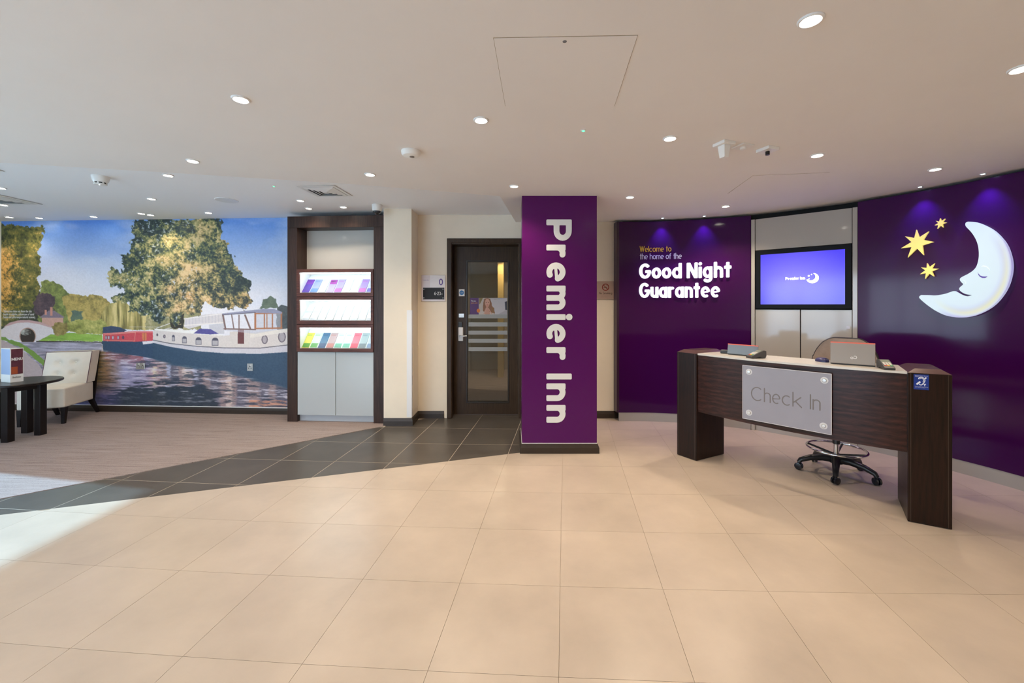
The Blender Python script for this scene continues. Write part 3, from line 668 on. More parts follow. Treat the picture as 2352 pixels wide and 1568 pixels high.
# left tree
lt = p.inside([(-30,80),(345,110),(335,180),(330,270),(300,300),(315,370),(325,440),(300,500),(325,590),(270,690),(255,740),(150,830),(80,880),(-30,880)], 9)
wrm = np.clip((240-zx)/260, 0, 1)*np.clip((zy-150)/200, 0, 1)*np.clip((900-zy)/250, 0, 1)
p.leaves(lt, [(30,40,22),(96,98,42),(150,128,58)], -.04, 2.6); v = .4*n[1]+.3*n[2]+.3*n[3]
v = .25*n[1]+.30*n[2]+.22*n[3]+.23*n[4]; k_ = np.clip((v+.35*wrm-.60)*6, 0, 1)[..., None]*lt[..., None]; o_ = p.a.copy(); p.ramp(lt, .5+(v-.5)*3, [(120,86,30),(206,150,62),(240,196,116)]); p.a = o_*(1-k_)+p.a*k_
# house, bridge, banks
p.poly([(330,808),(495,808),(495,860),(400,880),(330,850)], (206,158,140)); p.poly([(308,812),(385,755),(425,757),(503,806),(500,812)], (128,112,128)); p.poly([(393,730),(412,730),(412,795),(393,795)], (206,140,120)); p.poly([(352,750),(368,750),(368,790),(352,790)], (206,140,120))
p.poly([(15,905),(70,862),(140,838),(220,834),(310,848),(412,892),(412,942),(300,992),(160,992),(15,960)], (226,216,216))
p.poly([(30,885),(80,850),(150,832),(230,830),(320,845),(412,885),(412,893),(310,862),(220,848),(140,852),(70,874)], (200,160,158))
p.fill(p.ell(220,955,64,66), (190,150,130)); p.fill(p.ell(220,958,57,62) & (zy < 1000), (38,32,30)); p.leaves(p.ell(205,925,40,22,4), [(40,34,30),(150,150,140),(210,214,208)], -.05, 3)
g_ = p.inside([(300,990),(400,942),(540,925),(640,935),(795,945),(795,995),(540,990)], 2); v = vnoise(MH*SS, MW*SS, 30, 5, 31, 3); p.ramp(g_, v, [(104,140,48),(140,180,64),(170,200,90)])
p.leaves(p.ell(472,898,62,52,6), [(92,80,36),(140,122,62),(176,152,92)]); p.leaves(p.inside([(520,850),(600,825),(690,825),(735,832),(790,825),(820,850),(820,900),(790,945),(640,935),(530,915)], 4), [(96,100,40),(156,156,72),(204,196,112)])
p.poly([(285,990),(540,992),(795,996),(795,1012),(285,1000)], (54,52,44), 1, 1)
# right trees, foot bridge
p.leaves(p.inside([(1960,740),(1985,670),(2040,650),(2080,680),(2090,740)], 5), [(70,84,70),(98,112,90)]); p.leaves(p.inside([(2080,740),(2110,715),(2220,730),(2220,900),(2080,900)], 4), [(52,58,62),(78,84,84)])
p.poly([(1405,880),(1410,815),(1560,785),(1700,775),(1700,850),(1560,860),(1440,895)], (214,206,206)); 
for k in range(12): p.line((1420+k*24, 812-k*3.2), (1420+k*24, 862-k*1.5), 3, (176,172,180), .7)
p.line((1405,818), (1700,778), 6, (236,230,228)); p.line((1405,868), (1700,846), 8, (236,228,222)); p.line((1200,890), (1330,842), 5, (226,222,220)); p.line((1200,915), (1330,880), 6, (206,200,200)); p.line((1000,880),(1220,880),4,(214,206,196),.6)
p.poly([(1590,862),(1700,850),(1700,930),(1590,930)], (200,198,204))
# big tree: trunk and crown
p.poly([(1290,780),(1410,780),(1400,892),(1310,892)], (40,36,28), 1, 3)
crown = p.inside([(1040,60),(1660,60),(1690,150),(1680,210),(1720,240),(1735,320),(1760,370),(1800,420),(1850,490),(1895,530),(1880,600),(1895,690),(1840,750),(1790,720),(1740,760),(1690,730),(1610,720),(1560,690),(1520,740),(1510,790),(1450,770),(1400,800),(1385,870),(1310,860),(1290,790),(1230,840),(1180,830),(1120,780),(1060,790),(985,760),(1010,720),(940,680),(870,690),(880,640),(960,600),(930,570),(860,590),(840,500),(855,430),(930,470),(960,430),(930,340),(1000,310),(1000,230),(1040,190),(1005,150)], 12)
rightness = np.clip((zx-1080)/760, 0, 1); down = np.clip((zy-150)/600, 0, 1)
leaf_ = .34*n[2]+.30*n[3]+.36*n[4]; lump = .55*n[1]+.45*n[0]
cen = np.clip(1-np.hypot((zx-1330)/330, (zy-600)/300), 0, 1)
vv = .385+(leaf_-.5)*3.0+(lump-.5)*2.0+.16*cen+.12*rightness-.10*np.clip((1150-zx)/300, 0, 1)
p.ramp(crown, vv, [(30,44,44),(48,66,58),(104,110,66),(170,160,98),(206,190,132)])
hue = np.clip((lump-.5)*2.2+1.15*rightness*(.4+.6*down)+.75*cen*down-.32, 0, 1)[..., None]*crown[..., None]
o_ = p.a.copy(); p.ramp(crown, vv, [(48,46,40),(86,74,52),(158,122,70),(214,164,102),(238,200,144)]); p.a = o_*(1-hue)+p.a*hue
gap = crown & (n[3] > .60) & (n[2] < .44) & (n[4] > .5) & (zx < 1500); p.fill(gap, (196,206,224), .75)
# boats
RB = [(790,905),(850,890),(1172,912),(1176,985),(1090,1010),(1000,1004),(800,992)]
p.poly([(795,885),(840,875),(930,885),(980,910),(950,925),(795,935)], (46,62,92), 1, 2)
p.poly([(798,930),(1050,912),(1172,912),(1176,992),(1040,994),(800,990)], (206,62,72)); p.poly([(800,930),(1050,914),(1172,914),(1172,922),(1050,922),(800,938)], (224,120,118)); 
for a_, b_ in (((808,942),(1042,922)), ((808,982),(1036,988)), ((808,942),(808,982)), ((1042,922),(1036,988))): p.line(a_, b_, 3, (230,190,150), .8)
for x_ in (820,840,872,912): p.poly([(x_-7,950),(x_+9,948),(x_+9,976),(x_-7,977)], (100,70,90)); p.poly([(x_-4,953),(x_+5,952),(x_+5,974),(x_-4,974)], (206,196,206))
p.fill(p.ell(950,962,9,14), (90,60,84)); p.poly([(1092,926),(1126,925),(1126,982),(1096,984)], (214,120,70)); p.line((1109,926),(1110,983),3,(150,60,50))
p.poly([(790,990),(1040,994),(1176,985),(1176,1130),(1000,1110),(800,1060)], (36,62,92)); p.poly([(1095,992),(1176,985),(1176,1004),(1100,1014)], (226,220,224))
hull = [(1172,985),(1176,910),(1200,895),(1400,915),(1700,945),(1880,925),(2220,880),(2220,1010),(1960,1040),(1650,1035),(1300,1010)]
p.poly(hull, (216,206,200)); p.poly([(1172,985),(1300,1010),(1650,1035),(1960,1040),(2220,1012),(2220,1060),(2050,1075),(1700,1075),(1400,1055),(1200,1015)], (206,200,206))
p.poly([(1180,893),(1440,905),(1700,940),(1660,945),(1400,925),(1190,905)], (240,236,230)); p.poly([(1475,928),(1520,892),(1600,895),(1660,930),(1600,935)], (74,66,140))
for k in range(6):
    a_ = [(1174,980),(1300,1005),(1500,1026),(1700,1036),(1960,1036),(2220,1004)]
    if k < 5: p.line(a_[k], a_[k+1], 5, (44,44,60))
dk = [(1172,1000),(1300,1030),(1500,1062),(1700,1076),(1960,1078),(2220,1060)]
p.poly(dk+[(2220,1420),(2000,1330),(1700,1220),(1450,1180),(1250,1150),(1172,1120)], (38,64,90))
for x_, y_, w_, h_ in ((1326,968,11,26),(1408,980,17,28),(1512,990,22,30),(1634,994,24,32)): p.fill(p.ell(x_, y_-h_*.4, w_, h_*.7), (70,66,84)); p.poly([(x_-w_,y_-h_*.4),(x_+w_,y_-h_*.4),(x_+w_,y_+h_*.8),(x_-w_,y_+h_*.8)], (70,66,84)); p.poly([(x_-w_+4,y_-h_*.4),(x_+w_-4,y_-h_*.4),(x_+w_-4,y_+h_*.8-4),(x_-w_+4,y_+h_*.8-4)], (176,170,172))
for x_, y_, r_ in ((1206,940,7),(1259,952,9),(1994,972,22),(2118,952,27)): p.fill(p.ell(x_, y_, r_, r_*1.5), (80,66,78)); p.fill(p.ell(x_, y_, r_-6, r_*1.5-6), (170,160,164))
p.poly([(1740,915),(1890,905),(1880,1030),(1745,1030)], (216,206,198)); p.poly([(1800,890),(1845,890),(1845,1005),(1798,1005)], (96,44,44)); p.poly([(1890,925),(2040,905),(2220,880),(2220,905),(1890,960)], (228,220,210))
p.poly([(1700,890),(1920,895),(1925,780),(2118,775),(2118,890),(1930,930),(1700,905)], (190,190,200), .55)
for a_, b_, w_ in (((1690,785),(1710,895),12),((1755,790),(1770,890),8),((1808,790),(1808,890),8),((1852,790),(1890,890),12),((1926,775),(1926,895),14),((1992,780),(1992,890),9),((2010,780),(2010,890),7),((2050,780),(2050,890),9),((2114,775),(2114,885),12),((1926,890),(2118,885),10),((1700,893),(1926,897),10),((1926,778),(2118,772),10)): p.line(a_, b_, w_, (170,104,66) if a_[0] > 1900 else (112,82,76))
p.poly([(1685,778),(1900,752),(1990,742),(2060,742),(2118,765),(2118,778),(1930,772),(1690,790)], (140,140,166)); p.line((1690,788),(1925,770),5,(70,66,84))
# water with ripples
wt = (zy > 1000+10*(n[1]-.5)) & ~p.inside([(785,985)]+RB[3:]+[(800,990)]) & (~p.inside([(1172,900)]+[(a_, b_) for a_, b_ in dk]+[(2220,880),(1700,900)]))
wt &= zy > np.interp(zx, [0,785,800,1172,1300,1500,1700,1960,2220], [1000,1002,1055,1120,1150,1180,1200,1270,1340])
rip = vnoise(MH*SS, MW*SS, 30, 3.2, 41, 4, .6); rip2 = vnoise(MH*SS, MW*SS, 90, 14, 42, 3)
px_ = zx+90*(rip-.5)                                # every reflection is broken sideways by the ripples
def mixto(a, col, k): k = np.clip(k, 0, 1)[..., None]; return a*(1-k)+np.array(col, float)*k
wcol = np.zeros(X.shape+(3,))
kx = [0, 300, 640, 740, 830, 960, 1120, 1180, 1260, 2200]
kc = np.array([(160,150,168),(162,150,166),(160,148,140),(176,146,84),(158,122,92),(150,146,186),(140,128,160),(176,140,146),(150,126,126),(140,120,122)], float)
for c_ in range(3): wcol[..., c_] = np.interp(px_, kx, kc[:, c_])
topy = np.interp(zx, [0,785,800,1172,1300,1500,1700,1960,2220], [1000,1002,1055,1120,1150,1180,1200,1270,1340]); dep = zy-topy
wcol = mixto(wcol, (150,84,92), np.clip(1-dep/110, 0, 1)*((px_ > 820) & (px_ < 1110)))
for x_, w_ in ((1333,24),(1509,28),(1637,30),(1829,30),(1995,26),(2118,34)): wcol = mixto(wcol, (74,74,94), .8*np.clip((w_+14-np.abs(px_-x_))/14, 0, 1))
for x_, w_, cc_ in ((1190,10,(222,208,170)),(1420,24,(220,200,190)),(1290,12,(170,180,214)),(1740,16,(216,190,178)),(1490,14,(190,190,214))): wcol = mixto(wcol, cc_, .75*np.clip((w_+8-np.abs(px_-x_))/8, 0, 1)*(rip2 > .45))
dark_ = np.clip((zy-1210)/230, 0, 1)*np.clip((zx-700)/300, 0, 1)*np.clip((1750-zx)/200, .25, 1)
wcol = mixto(wcol, (28,40,52), np.clip((dark_*1.1-rip*.9-.02)*9, 0, 1)*.92)
wcol = mixto(wcol, (88,94,172), np.clip((zy-1290)/110, 0, 1)*np.clip((960-px_)/150, 0, 1)*.85)
wcol = mixto(wcol, (34,46,64), np.clip((.44-rip)*16, 0, 1)*(.35+.4*np.clip((zx-700)/400, 0, 1)))
wcol = mixto(wcol, (214,210,222), np.clip((rip-.60)*14, 0, 1)*np.clip(1.0-dep/420, .15, .75))
wcol = mixto(wcol, (36,66,92), np.clip((rip2*50-dep-4)/16, 0, 1)*(zx > 800)*.9)
p.a[wt] = wcol[wt]
far = wt & (zy < 1070) & (zx < 790); p.ramp(far, rip, [(90,88,100),(160,154,172),(226,220,232)])
wrm_ = wt & (zx > 1880) & (zx < 2150) & (zy > 1425) & (rip > .53); p.fill(wrm_, (214,140,104), .7)
# tow path
p.poly([(-20,960),(30,965),(150,1000),(260,1065),(345,1135),(400,1200),(400,1260),(345,1190),(170,1045),(20,985)], (112,150,60), 1, 3)
p.poly([(-20,975),(20,985),(170,1060),(300,1170),(350,1240),(370,1480),(-20,1480)], (190,172,172), 1, 1)
p.a = 20+p.a*.93; p.a = np.clip(p.a+(vnoise(MH*SS, MW*SS, 2.2, 2.2, 61, 1)[..., None]-.5)*10, 0, 255)
mA = onwall(4, 938, BW0, BW1); u0 = math.hypot(mA.x-BW0[0], mA.y-BW0[1]); mB_ = onwall(672, 938, BW0, BW1); u1 = math.hypot(mB_.x-BW0[0], mB_.y-BW0[1])
z0, z1 = .094, ZH-.001
mural = thing('canal_mural', 'wall-sized print of a canal with narrowboats and autumn trees', 'mural', mb((u0+u1)/2, z0, 0))
MB().box(u0, u1, z0, z1, .0004, .003, M=lambda u, z, d: mb(u, z, d)).build('backing', M_white, mural)
p.mesh(lambda u, v, d: mb(u0+(u1-u0)*u, z1+(z0-z1)*v, d), .0042, mural, 'printed_picture', vcol_mat('mural_print', .38), 1.12)
tp = onwall(9, 727, BW0, BW1); tu = math.hypot(tp.x-BW0[0], tp.y-BW0[1])
fonttext('Take some time out from the city\nbustle to admire a showcase of canal\nboats and picturesque natural scenery.', .042, lambda x, y, d: mb(tu+x, tp.z+.060+y, .0046+d), mural, M_lettw, 'caption', width=(89-9)*5.6/F, bold=.0012)
fonttext('Grand Union Canal', .036, lambda x, y, d: mb(tu+x, tp.z+.122+y, .0046+d), mural, M_lettg, 'caption_heading', width=(48-9)*5.6/F)
# ================================================================ COLUMN LETTERING
kz = lambda y: H-(y-CY)*KY0/F
KM = lambda u, v, d: ((1255-CX)*KY0/F+v, KY0-d, kz(504)-u)
sg = thing('lettering_sign', 'large white two-word lettering running down the purple column', 'sign', KM(.95, .12, 0))
write('Premier Inn', .228, .755, .135, .345, (970-504)*KY0/F, (1313-1255)*KY0/F, KM, .0004, .006, sg, M_lettw, fine=.024, cond=1.04)
# ================================================================ RECEPTION WALL LETTERING (letters follow the curve)
def arcwriter(x, y):                               # start at a pixel: returns map (u along the wall, v up, d off the wall)
    th0, z0 = onarc(x, y); return (lambda u, v, d: tuple(arcpt(th0+u/AR, z0+v, d))), th0, z0
def arcline(text, x0, yb, x1, yt, w, X, gap, space, m_, d0, d1, parent, cond=1.0):
    M, th0, zb = arcwriter(x0, yb); th1, _ = onarc(x1, yb); _, zt = onarc(x0, yt)
    return write(text, w, X, gap, space, (th1-th0)*AR, zt-zb, M, d0, d1, parent, m_, cond=cond, fine=.032)
_t, _z = onarc(1468, 690)
wl_sign = thing('lettering_sign', 'lit white and gold welcome lettering on the curved purple wall', 'sign', arcpt(_t, _z, 0))
arcline('Welcome to', 1469, 578.5, 1542, 565, .12, .70, .10, .34, M_lettg, .0005, .004, wl_sign)
arcline('the home of the', 1469.5, 595.5, 1566, 582, .12, .70, .10, .34, mat('silver_vinyl', (.62, .60, .66), .4), .0005, .004, wl_sign)
arcline('Good Night', 1467.5, 640, 1680, 605.5, .188, .73, .06, .26, M_glow, .004, .032, wl_sign, .88)
arcline('Guarantee', 1467.5, 684, 1653.5, 649.5, .188, .73, .06, .22, M_glow, .004, .032, wl_sign, .88)

# ================================================================ MOON AND STARS (backlit acrylic on the curved wall)
q = lambda x, y: (1940+x/3.733, 380+y/3.733)
def smooth(pts, closed=True, k=4):                 # Catmull-Rom through the outline
    out = []; n = len(pts)
    for i in range(n):
        a, b, c, d = (Vector(pts[(i+j) % n]) for j in (-1,0,1,2))
        for s in range(k):
            t = s/k; out.append(tuple(.5*((2*b)+(c-a)*t+(2*a-5*b+4*c-d)*t*t+(3*b-a-3*c+d)*t**3)))
    return out
outer = [(1080,484),(1150,490),(1230,520),(1300,560),(1360,615),(1410,680),(1443,760),(1460,850),(1452,940),(1425,1030),(1380,1110),(1310,1190),(1220,1250),(1110,1292),(1000,1302),(890,1285),(800,1245),(725,1195),(665,1145),(655,1125),(672,1110)]
inner = [(720,1110),(800,1113),(880,1100),(935,1082),(960,1077),(985,1090),(1030,1113),(1075,1121),(1119,1111)]
mouth = [(1080,1106),(1040,1094),(1010,1072),(1002,1055),(1012,1042),(1030,1027),(1038,1016),(1025,1004),(1010,984),(1012,968),(1035,952),(1080,930),(1125,900),(1155,862),(1172,800),(1174,740),(1165,680),(1140,620),(1105,570),(1062,525),(1057,500),(1066,489)]
def osmooth(pts, k=4):                              # the same for an open run
    E_ = [pts[0]]+list(pts)+[pts[-1]]; out = []
    for i in range(1, len(E_)-2):
        a, b, c, d = (Vector(E_[i+j]) for j in (-1,0,1,2))
        for s in range(k): t = s/k; out.append(tuple(.5*((2*b)+(c-a)*t+(2*a-5*b+4*c-d)*t*t+(3*b-a-3*c+d)*t**3)))
    return out+[tuple(pts[-1])]
full = osmooth(outer)+osmooth(inner)[1:-1]+[inner[-1]]+osmooth(mouth)
fm = [onarc(*q(*v)) for v in full]
tc_, zc_ = onarc(*q(1050, 900))
moon = thing('moon_sign', 'large glowing crescent moon with a sleeping face on the purple wall', 'sign', arcpt(tc_, zc_, 0))
def moon_mat():
    m = bpy.data.materials.new('moon_acrylic'); m.use_nodes = True; N = m.node_tree.nodes; L = m.node_tree.links; b = N['Principled BSDF']
    uv = N.new('ShaderNodeUVMap'); sp = N.new('ShaderNodeSeparateXYZ'); L.new(uv.outputs[0], sp.inputs[0])
    def math_(op, a, b_=None):
        n = N.new('ShaderNodeMath'); n.operation = op
        for i, v in enumerate((a, b_)):
            if v is None: continue
            if isinstance(v, (int, float)): n.inputs[i].default_value = v
            else: L.new(v, n.inputs[i])
        return n.outputs[0]
    x, y = sp.outputs[0], sp.outputs[1]
    r = math_('SQRT', math_('ADD', math_('MULTIPLY', x, x), math_('MULTIPLY', y, y)))      # 1 on the outer rim
    ramp = N.new('ShaderNodeValToRGB'); e = ramp.color_ramp.elements; e[0].position = .55; e[0].color = (.74, .90, .96, 1); e[1].position = 1.0; e[1].color = (.46, .42, .78, 1)
    for ps, c in ((.74, (.74, .88, .97, 1)), (.86, (.60, .66, .90, 1)), (.95, (.70, .78, .92, 1))): k = e.new(ps); k.color = c
    L.new(r, ramp.inputs[0])
    ang = math_('MAXIMUM', math_('SUBTRACT', math_('MULTIPLY', x, .62), math_('MULTIPLY', y, .78)), 0.0)   # towards the lower right
    band = N.new('ShaderNodeValToRGB'); f = band.color_ramp.elements; f[0].position = .80; f[0].color = (0,0,0,1); f[1].position = .97; f[1].color = (0,0,0,1); k = f.new(.90); k.color = (1,1,1,1); L.new(r, band.inputs[0])
    fac = math_('MULTIPLY', band.outputs[0], math_('MINIMUM', math_('MULTIPLY', ang, 1.0), 1.0))
    wh = N.new('ShaderNodeMix'); wh.data_type = 'RGBA'; L.new(math_('MINIMUM', math_('MULTIPLY', math_('MAXIMUM', math_('ADD', math_('MULTIPLY', x, .8), math_('MULTIPLY', y, -.6)), 0.0), 2.2), 1.0), wh.inputs[0]); wh.inputs[6].default_value = (.74, .90, .97, 1); L.new(ramp.outputs[0], wh.inputs[7])
    mx = N.new('ShaderNodeMix'); mx.data_type = 'RGBA'; L.new(fac, mx.inputs[0]); L.new(wh.outputs[2], mx.inputs[6]); mx.inputs[7].default_value = (.86, .84, .45, 1)
    b.inputs['Base Color'].default_value = (.16,.19,.21,1); L.new(mx.outputs[2], b.inputs['Emission Color']); b.inputs['Emission Strength'].default_value = .52; b.inputs['Roughness'].default_value = .35
    return m
MA = lambda th, z, d: tuple(arcpt(th, z, d)); s = MB(); th_c, zz_c = onarc(*q(1045, 893)); thr = onarc(*q(1460, 893))[0]; zzt = onarc(*q(1045, 483))[1]
P2 = s.polyfield([((t_-th_c)*AR, z_) for t_, z_ in fm], lambda x, y, d: MA(th_c+x/AR, y, d), .012, .040, .0055)
body = s.build('moon_body', moon_mat(), moon, uv=[(x/((thr-th_c)*AR), (y-zz_c)/(zzt-zz_c)) for x, y in P2]*2)
M_line = mat('violet_line', (.10, .07, .30), .5, emit=(.10, .08, .35), estr=.3); M_softline = mat('soft_grey_line', (.45, .55, .62), .5, emit=(.55, .64, .74), estr=.55)
def moonshape(pts, name, m_, d0=.0402, d1=.0412):
    MB().prism([onarc(*q(*v)) for v in pts], d0, d1, MA).build(name, m_, moon)
moonshape([(1166,912),(1172,928),(1188,944),(1210,951),(1232,952),(1250,951),(1246,957),(1228,965),(1206,965),(1184,955),(1170,937)], 'eyelid', M_line)
moonshape([(1192,868),(1214,858),(1240,862),(1266,882),(1276,906),(1262,890),(1238,872),(1212,866)], 'brow', M_softline)
moonshape([(1028,980),(1048,984),(1064,998),(1066,1010),(1054,1014),(1058,1002),(1044,990)], 'nostril', M_softline)
M_star = mat('gold_star', (.80, .66, .14), .4, emit=(.84, .70, .20), estr=.40)
def star(tips, c, name, label, depth=.03):
    P = [Vector(t) for t in tips]; C = Vector(c); out = []; n = len(P)
    for i in range(n):
        out.append(tuple(P[i])); m_ = (P[i]-C).normalized()+(P[(i+1) % n]-C).normalized(); rr = min((P[i]-C).length, (P[(i+1) % n]-C).length)*.42
        out.append(tuple(C+m_.normalized()*rr))
    o = MB(); t0, z_ = onarc(*q(*c)); root = thing('star_sign', label, 'sign', arcpt(t0, z_, 0), 'gold stars beside the moon')
    o.prism([onarc(*q(*v)) for v in out], .010, depth, MA); o.build('star_body', M_star, root)
    MB().lathe([(.012, .0), (.012, .011)], 10, (0,0,0), lambda x, y, z: tuple(arcpt(t0+x/AR, z_+y, z))).build('standoff', M_steel, root)
star([(626,552),(732,567),(775,656),(688,769),(551,789),(493,711),(527,608)], (634,660), 'star', 'largest gold seven-pointed star left of the moon')
star([(832,455),(873,458),(886,490),(857,533),(807,543),(784,514),(795,476)], (834,497), 'star', 'smallest gold star, level with the top of the moon')
star([(718,838),(783,840),(817,885),(777,951),(701,972),(657,933),(666,874)], (732,897), 'star', 'middle-sized gold star, lowest of the three by the moon')

# ================================================================ MEDIA UNIT WITH TELEVISION
A_ = arcpt(TH1, 0, -.015).xy; B_ = arcpt(TH2, 0, -.015).xy; LW = (B_-A_).length
um = wallmap(A_, B_); upx = lambda x, y: ((onwall(x, y, A_, B_).xy-A_).length, onwall(x, y, A_, B_).z)
unit = thing('media_unit', 'tall gloss grey wall unit framing the television', 'cabinet', um(LW/2, 0, 0))
ub = lambda x0, x1, z0, z1, d0=-.05, d1=0.0: MB().box(x0, x1, z0, z1, d0, d1, M=lambda u, z, d: um(u, z, d))
e0 = upx(1734.5, 700)[0]; e1 = upx(1957.5, 700)[0]; zt = 2.405
tvz1 = (upx(1734, 575)[1]+upx(1957, 561.5)[1])/2; tvz0 = (upx(1734, 708.5)[1]+upx(1957, 710)[1])/2
um_ = upx(1838.5, 700)[0]
ub(.006, e0-.002, .0, zt, -.05, .012).build('stile', M_glossgrey, unit, bevel=.002); ub(e1+.002, LW-.006, .0, zt, -.05, .012).build('stile', M_glossgrey, unit, bevel=.002)
ub(e0+.002, e1-.002, tvz1+.006, zt).build('top_panel', M_glossgrey, unit, bevel=.002)
ub(e0+.002, um_-.004, .105, tvz0-.008).build('door', M_glossgrey, unit, bevel=.002); ub(um_+.004, e1-.002, .105, tvz0-.008).build('door', M_glossgrey, unit, bevel=.002)
ub(e0, e1, .0, .10, -.06, -.012).build('plinth', M_kick, unit); ub(.03, LW-.03, 0, zt-.003, -.10, -.052).build('carcass', M_dark, unit)
ub(e1-.045, e1-.018, upx(1950, 752)[1]-.012, upx(1950, 752)[1]+.012, .0, .001).build('badge', mat('pale_label', (.6, .62, .7), .4), unit)
tv = thing('television', 'black-framed television showing a violet screen with a white logo', 'television', um((e0+e1)/2, (tvz0+tvz1)/2, 0))
bz = .052
b = ub(e0+.004, e1-.004, tvz0, tvz1, -.045, .012); b.build('bezel', mat('bezel_black', (.006,.006,.007), .4, spec=.12), tv, bevel=.004)
sx0, sx1, sz0, sz1 = e0+.004+bz, e1-.004-bz, tvz0+bz*.95, tvz1-bz*.95
def screen_mat():
    m = bpy.data.materials.new('violet_screen'); m.use_nodes = True; N = m.node_tree.nodes; L = m.node_tree.links; b = N['Principled BSDF']
    uv = N.new('ShaderNodeUVMap'); g = N.new('ShaderNodeVectorMath'); g.operation = 'DISTANCE'; g.inputs[1].default_value = (.42, .50, 0); L.new(uv.outputs[0], g.inputs[0])
    r = N.new('ShaderNodeValToRGB'); r.color_ramp.elements[0].color = (.25, .20, 1.0, 1); r.color_ramp.elements[1].color = (.07, .045, .93, 1); r.color_ramp.elements[1].position = .68; L.new(g.outputs['Value'], r.inputs[0])
    L.new(r.outputs[0], b.inputs['Emission Color']); b.inputs['Emission Strength'].default_value = .66; b.inputs['Base Color'].default_value = (.01,.01,.02,1); b.inputs['Roughness'].default_value = .12; return m
s = MB(); s.add([um(sx0, sz0, .0128), um(sx1, sz0, .0128), um(sx1, sz1, .0128), um(sx0, sz1, .0128)], [(0,1,2,3)])
scr = s.build('screen', screen_mat(), tv, uv=[(0,0),(1,0),(1,1),(0,1)])
M_scrw = mat('screen_white', (1,1,1), .4, emit=(1,1,1), estr=1.25)
u0_, z0_ = upx(1804.5, 643); u1_, z1_ = upx(1849.5, 635)
write('Premier Inn', .24, .74, .12, .30, u1_-u0_, (z1_-z0_), lambda u, v, d: um(u0_+u, z0_+v, d), .0130, .0136, scr, M_scrw, joined=True, name='screen_wordmark')
cu_, cz_ = upx(1866.5, 638.5); R_ = .054
mo = [(cu_+R_*math.cos(math.radians(a)), cz_+R_*math.sin(math.radians(a))) for a in range(-165, 81, 10)]+[(cu_-R_*.25+R_*.72*math.cos(math.radians(a)), cz_+R_*.28+R_*.72*math.sin(math.radians(a))) for a in range(60, -135, -12)]
s = MB(); s.prism(mo, .0130, .0136, lambda x, y, d: um(x, y, d))
for dx, dy, r in ((-.032, .024, .012), (-.008, .038, .008), (-.030, -.008, .008)):
    s.prism([(cu_+dx+(r if k % 2 == 0 else r*.45)*math.cos(PI*k/7), cz_+dy+(r if k % 2 == 0 else r*.45)*math.sin(PI*k/7)) for k in range(14)], .0130, .0136, lambda x, y, d: um(x, y, d))
s.build('screen_emblem', M_scrw, scr)

# ================================================================ RECEPTION DESK
A = fl(1555,1043.5).xy; B = fl(1599.5,1059).xy; C = fl(1663,1043).xy; D = fl(2084.5,1197.5).xy; E = fl(2187.5,1217.5).xy; Fp = fl(2062,1145).xy
A2 = A+(C-B); E2 = E+(Fp-D)
dc = (A+E)/2+Vector((.2,.2))
desk = thing('reception_desk', 'dark wood check-in desk with a white top and two block legs', 'desk', (dc.x, dc.y, 0))
ZT = .985
def leg(a, b, c, d):
    pts = [a, b, c, d]; ctr = (a+b+c+d)/4
    l = MB().hexa([(p.x, p.y, .004) for p in pts], [(p.x, p.y, ZT-.004) for p in pts]).build('leg', M_wenge, desk, bevel=.003)
    top = []
    for i in range(4):
        u = (pts[(i+1) % 4]-pts[i]).normalized(); v = (pts[i-1]-pts[i]).normalized(); top.append(pts[i]+(u+v)*.042)
    MB().hexa([(p.x, p.y, ZT-.004) for p in pts], [(p.x, p.y, ZT+.022) for p in top]).build('leg_cap', mat('plum_wood_cap', (.085, .045, .045), .20), l)
    for i in (0,):                                 # lipping lines near the corners of the visitor face
        n_ = Vector(((b-a).y, -(b-a).x)).normalized(); n_ = n_ if n_.dot(ctr-(a+b)/2) < 0 else -n_; u = (b-a).normalized()
        for o in (.016, (b-a).length-.018):
            q0 = a+u*o; MB().box(-.0012, .0012, -.0006, .0010, .005, ZT-.008, M=lambda x, y, z: (q0.x+u.x*x+n_.x*y, q0.y+u.y*x+n_.y*y, z)).build('lipping_line', mat('lipping', (.055, .034, .023), .4), l)
    return l
leg(A, B, C, A2); leg(D, E, E2, Fp)
def bulge(P, Q, sag, t):                           # shallow arc from P to Q, bulging towards the visitor
    ch = Q-P; n_ = Vector((ch.y, -ch.x)).normalized(); n_ = n_ if n_.dot(Vector((-1,-1))) > 0 else -n_
    return P+ch*t+n_*sag*4*t*(1-t), n_
fn1 = (B-C).normalized()*-.016; fn2 = (D-Fp).normalized()*-.016
P0, P1 = B+fn1, D+fn2; SAG = .072
front = lambda u, z, d: (lambda r: (r[0].x+r[1].x*d, r[0].y+r[1].y*d, z))(bulge(P0, P1, SAG, u))
ZB = .452
MB().slab(lambda u, v, d: front(u, ZB+(ZT-.016-ZB)*v, d), 20, 1, -.03, 0).build('front_panel', M_wengeh, desk, smooth=30)
Q0, Q1 = C.copy(), Fp.copy()
def topfn(u, v, d):
    f = bulge(P0, P1, SAG+.008, u)[0]; g = bulge(Q0, Q1, .055, u)[0]; p_ = f+(g-f)*v; return (p_.x, p_.y, d)
MB().slab(topfn, 20, 1, ZT-.0155, ZT).build('worktop', M_whitetop, desk, smooth=30)
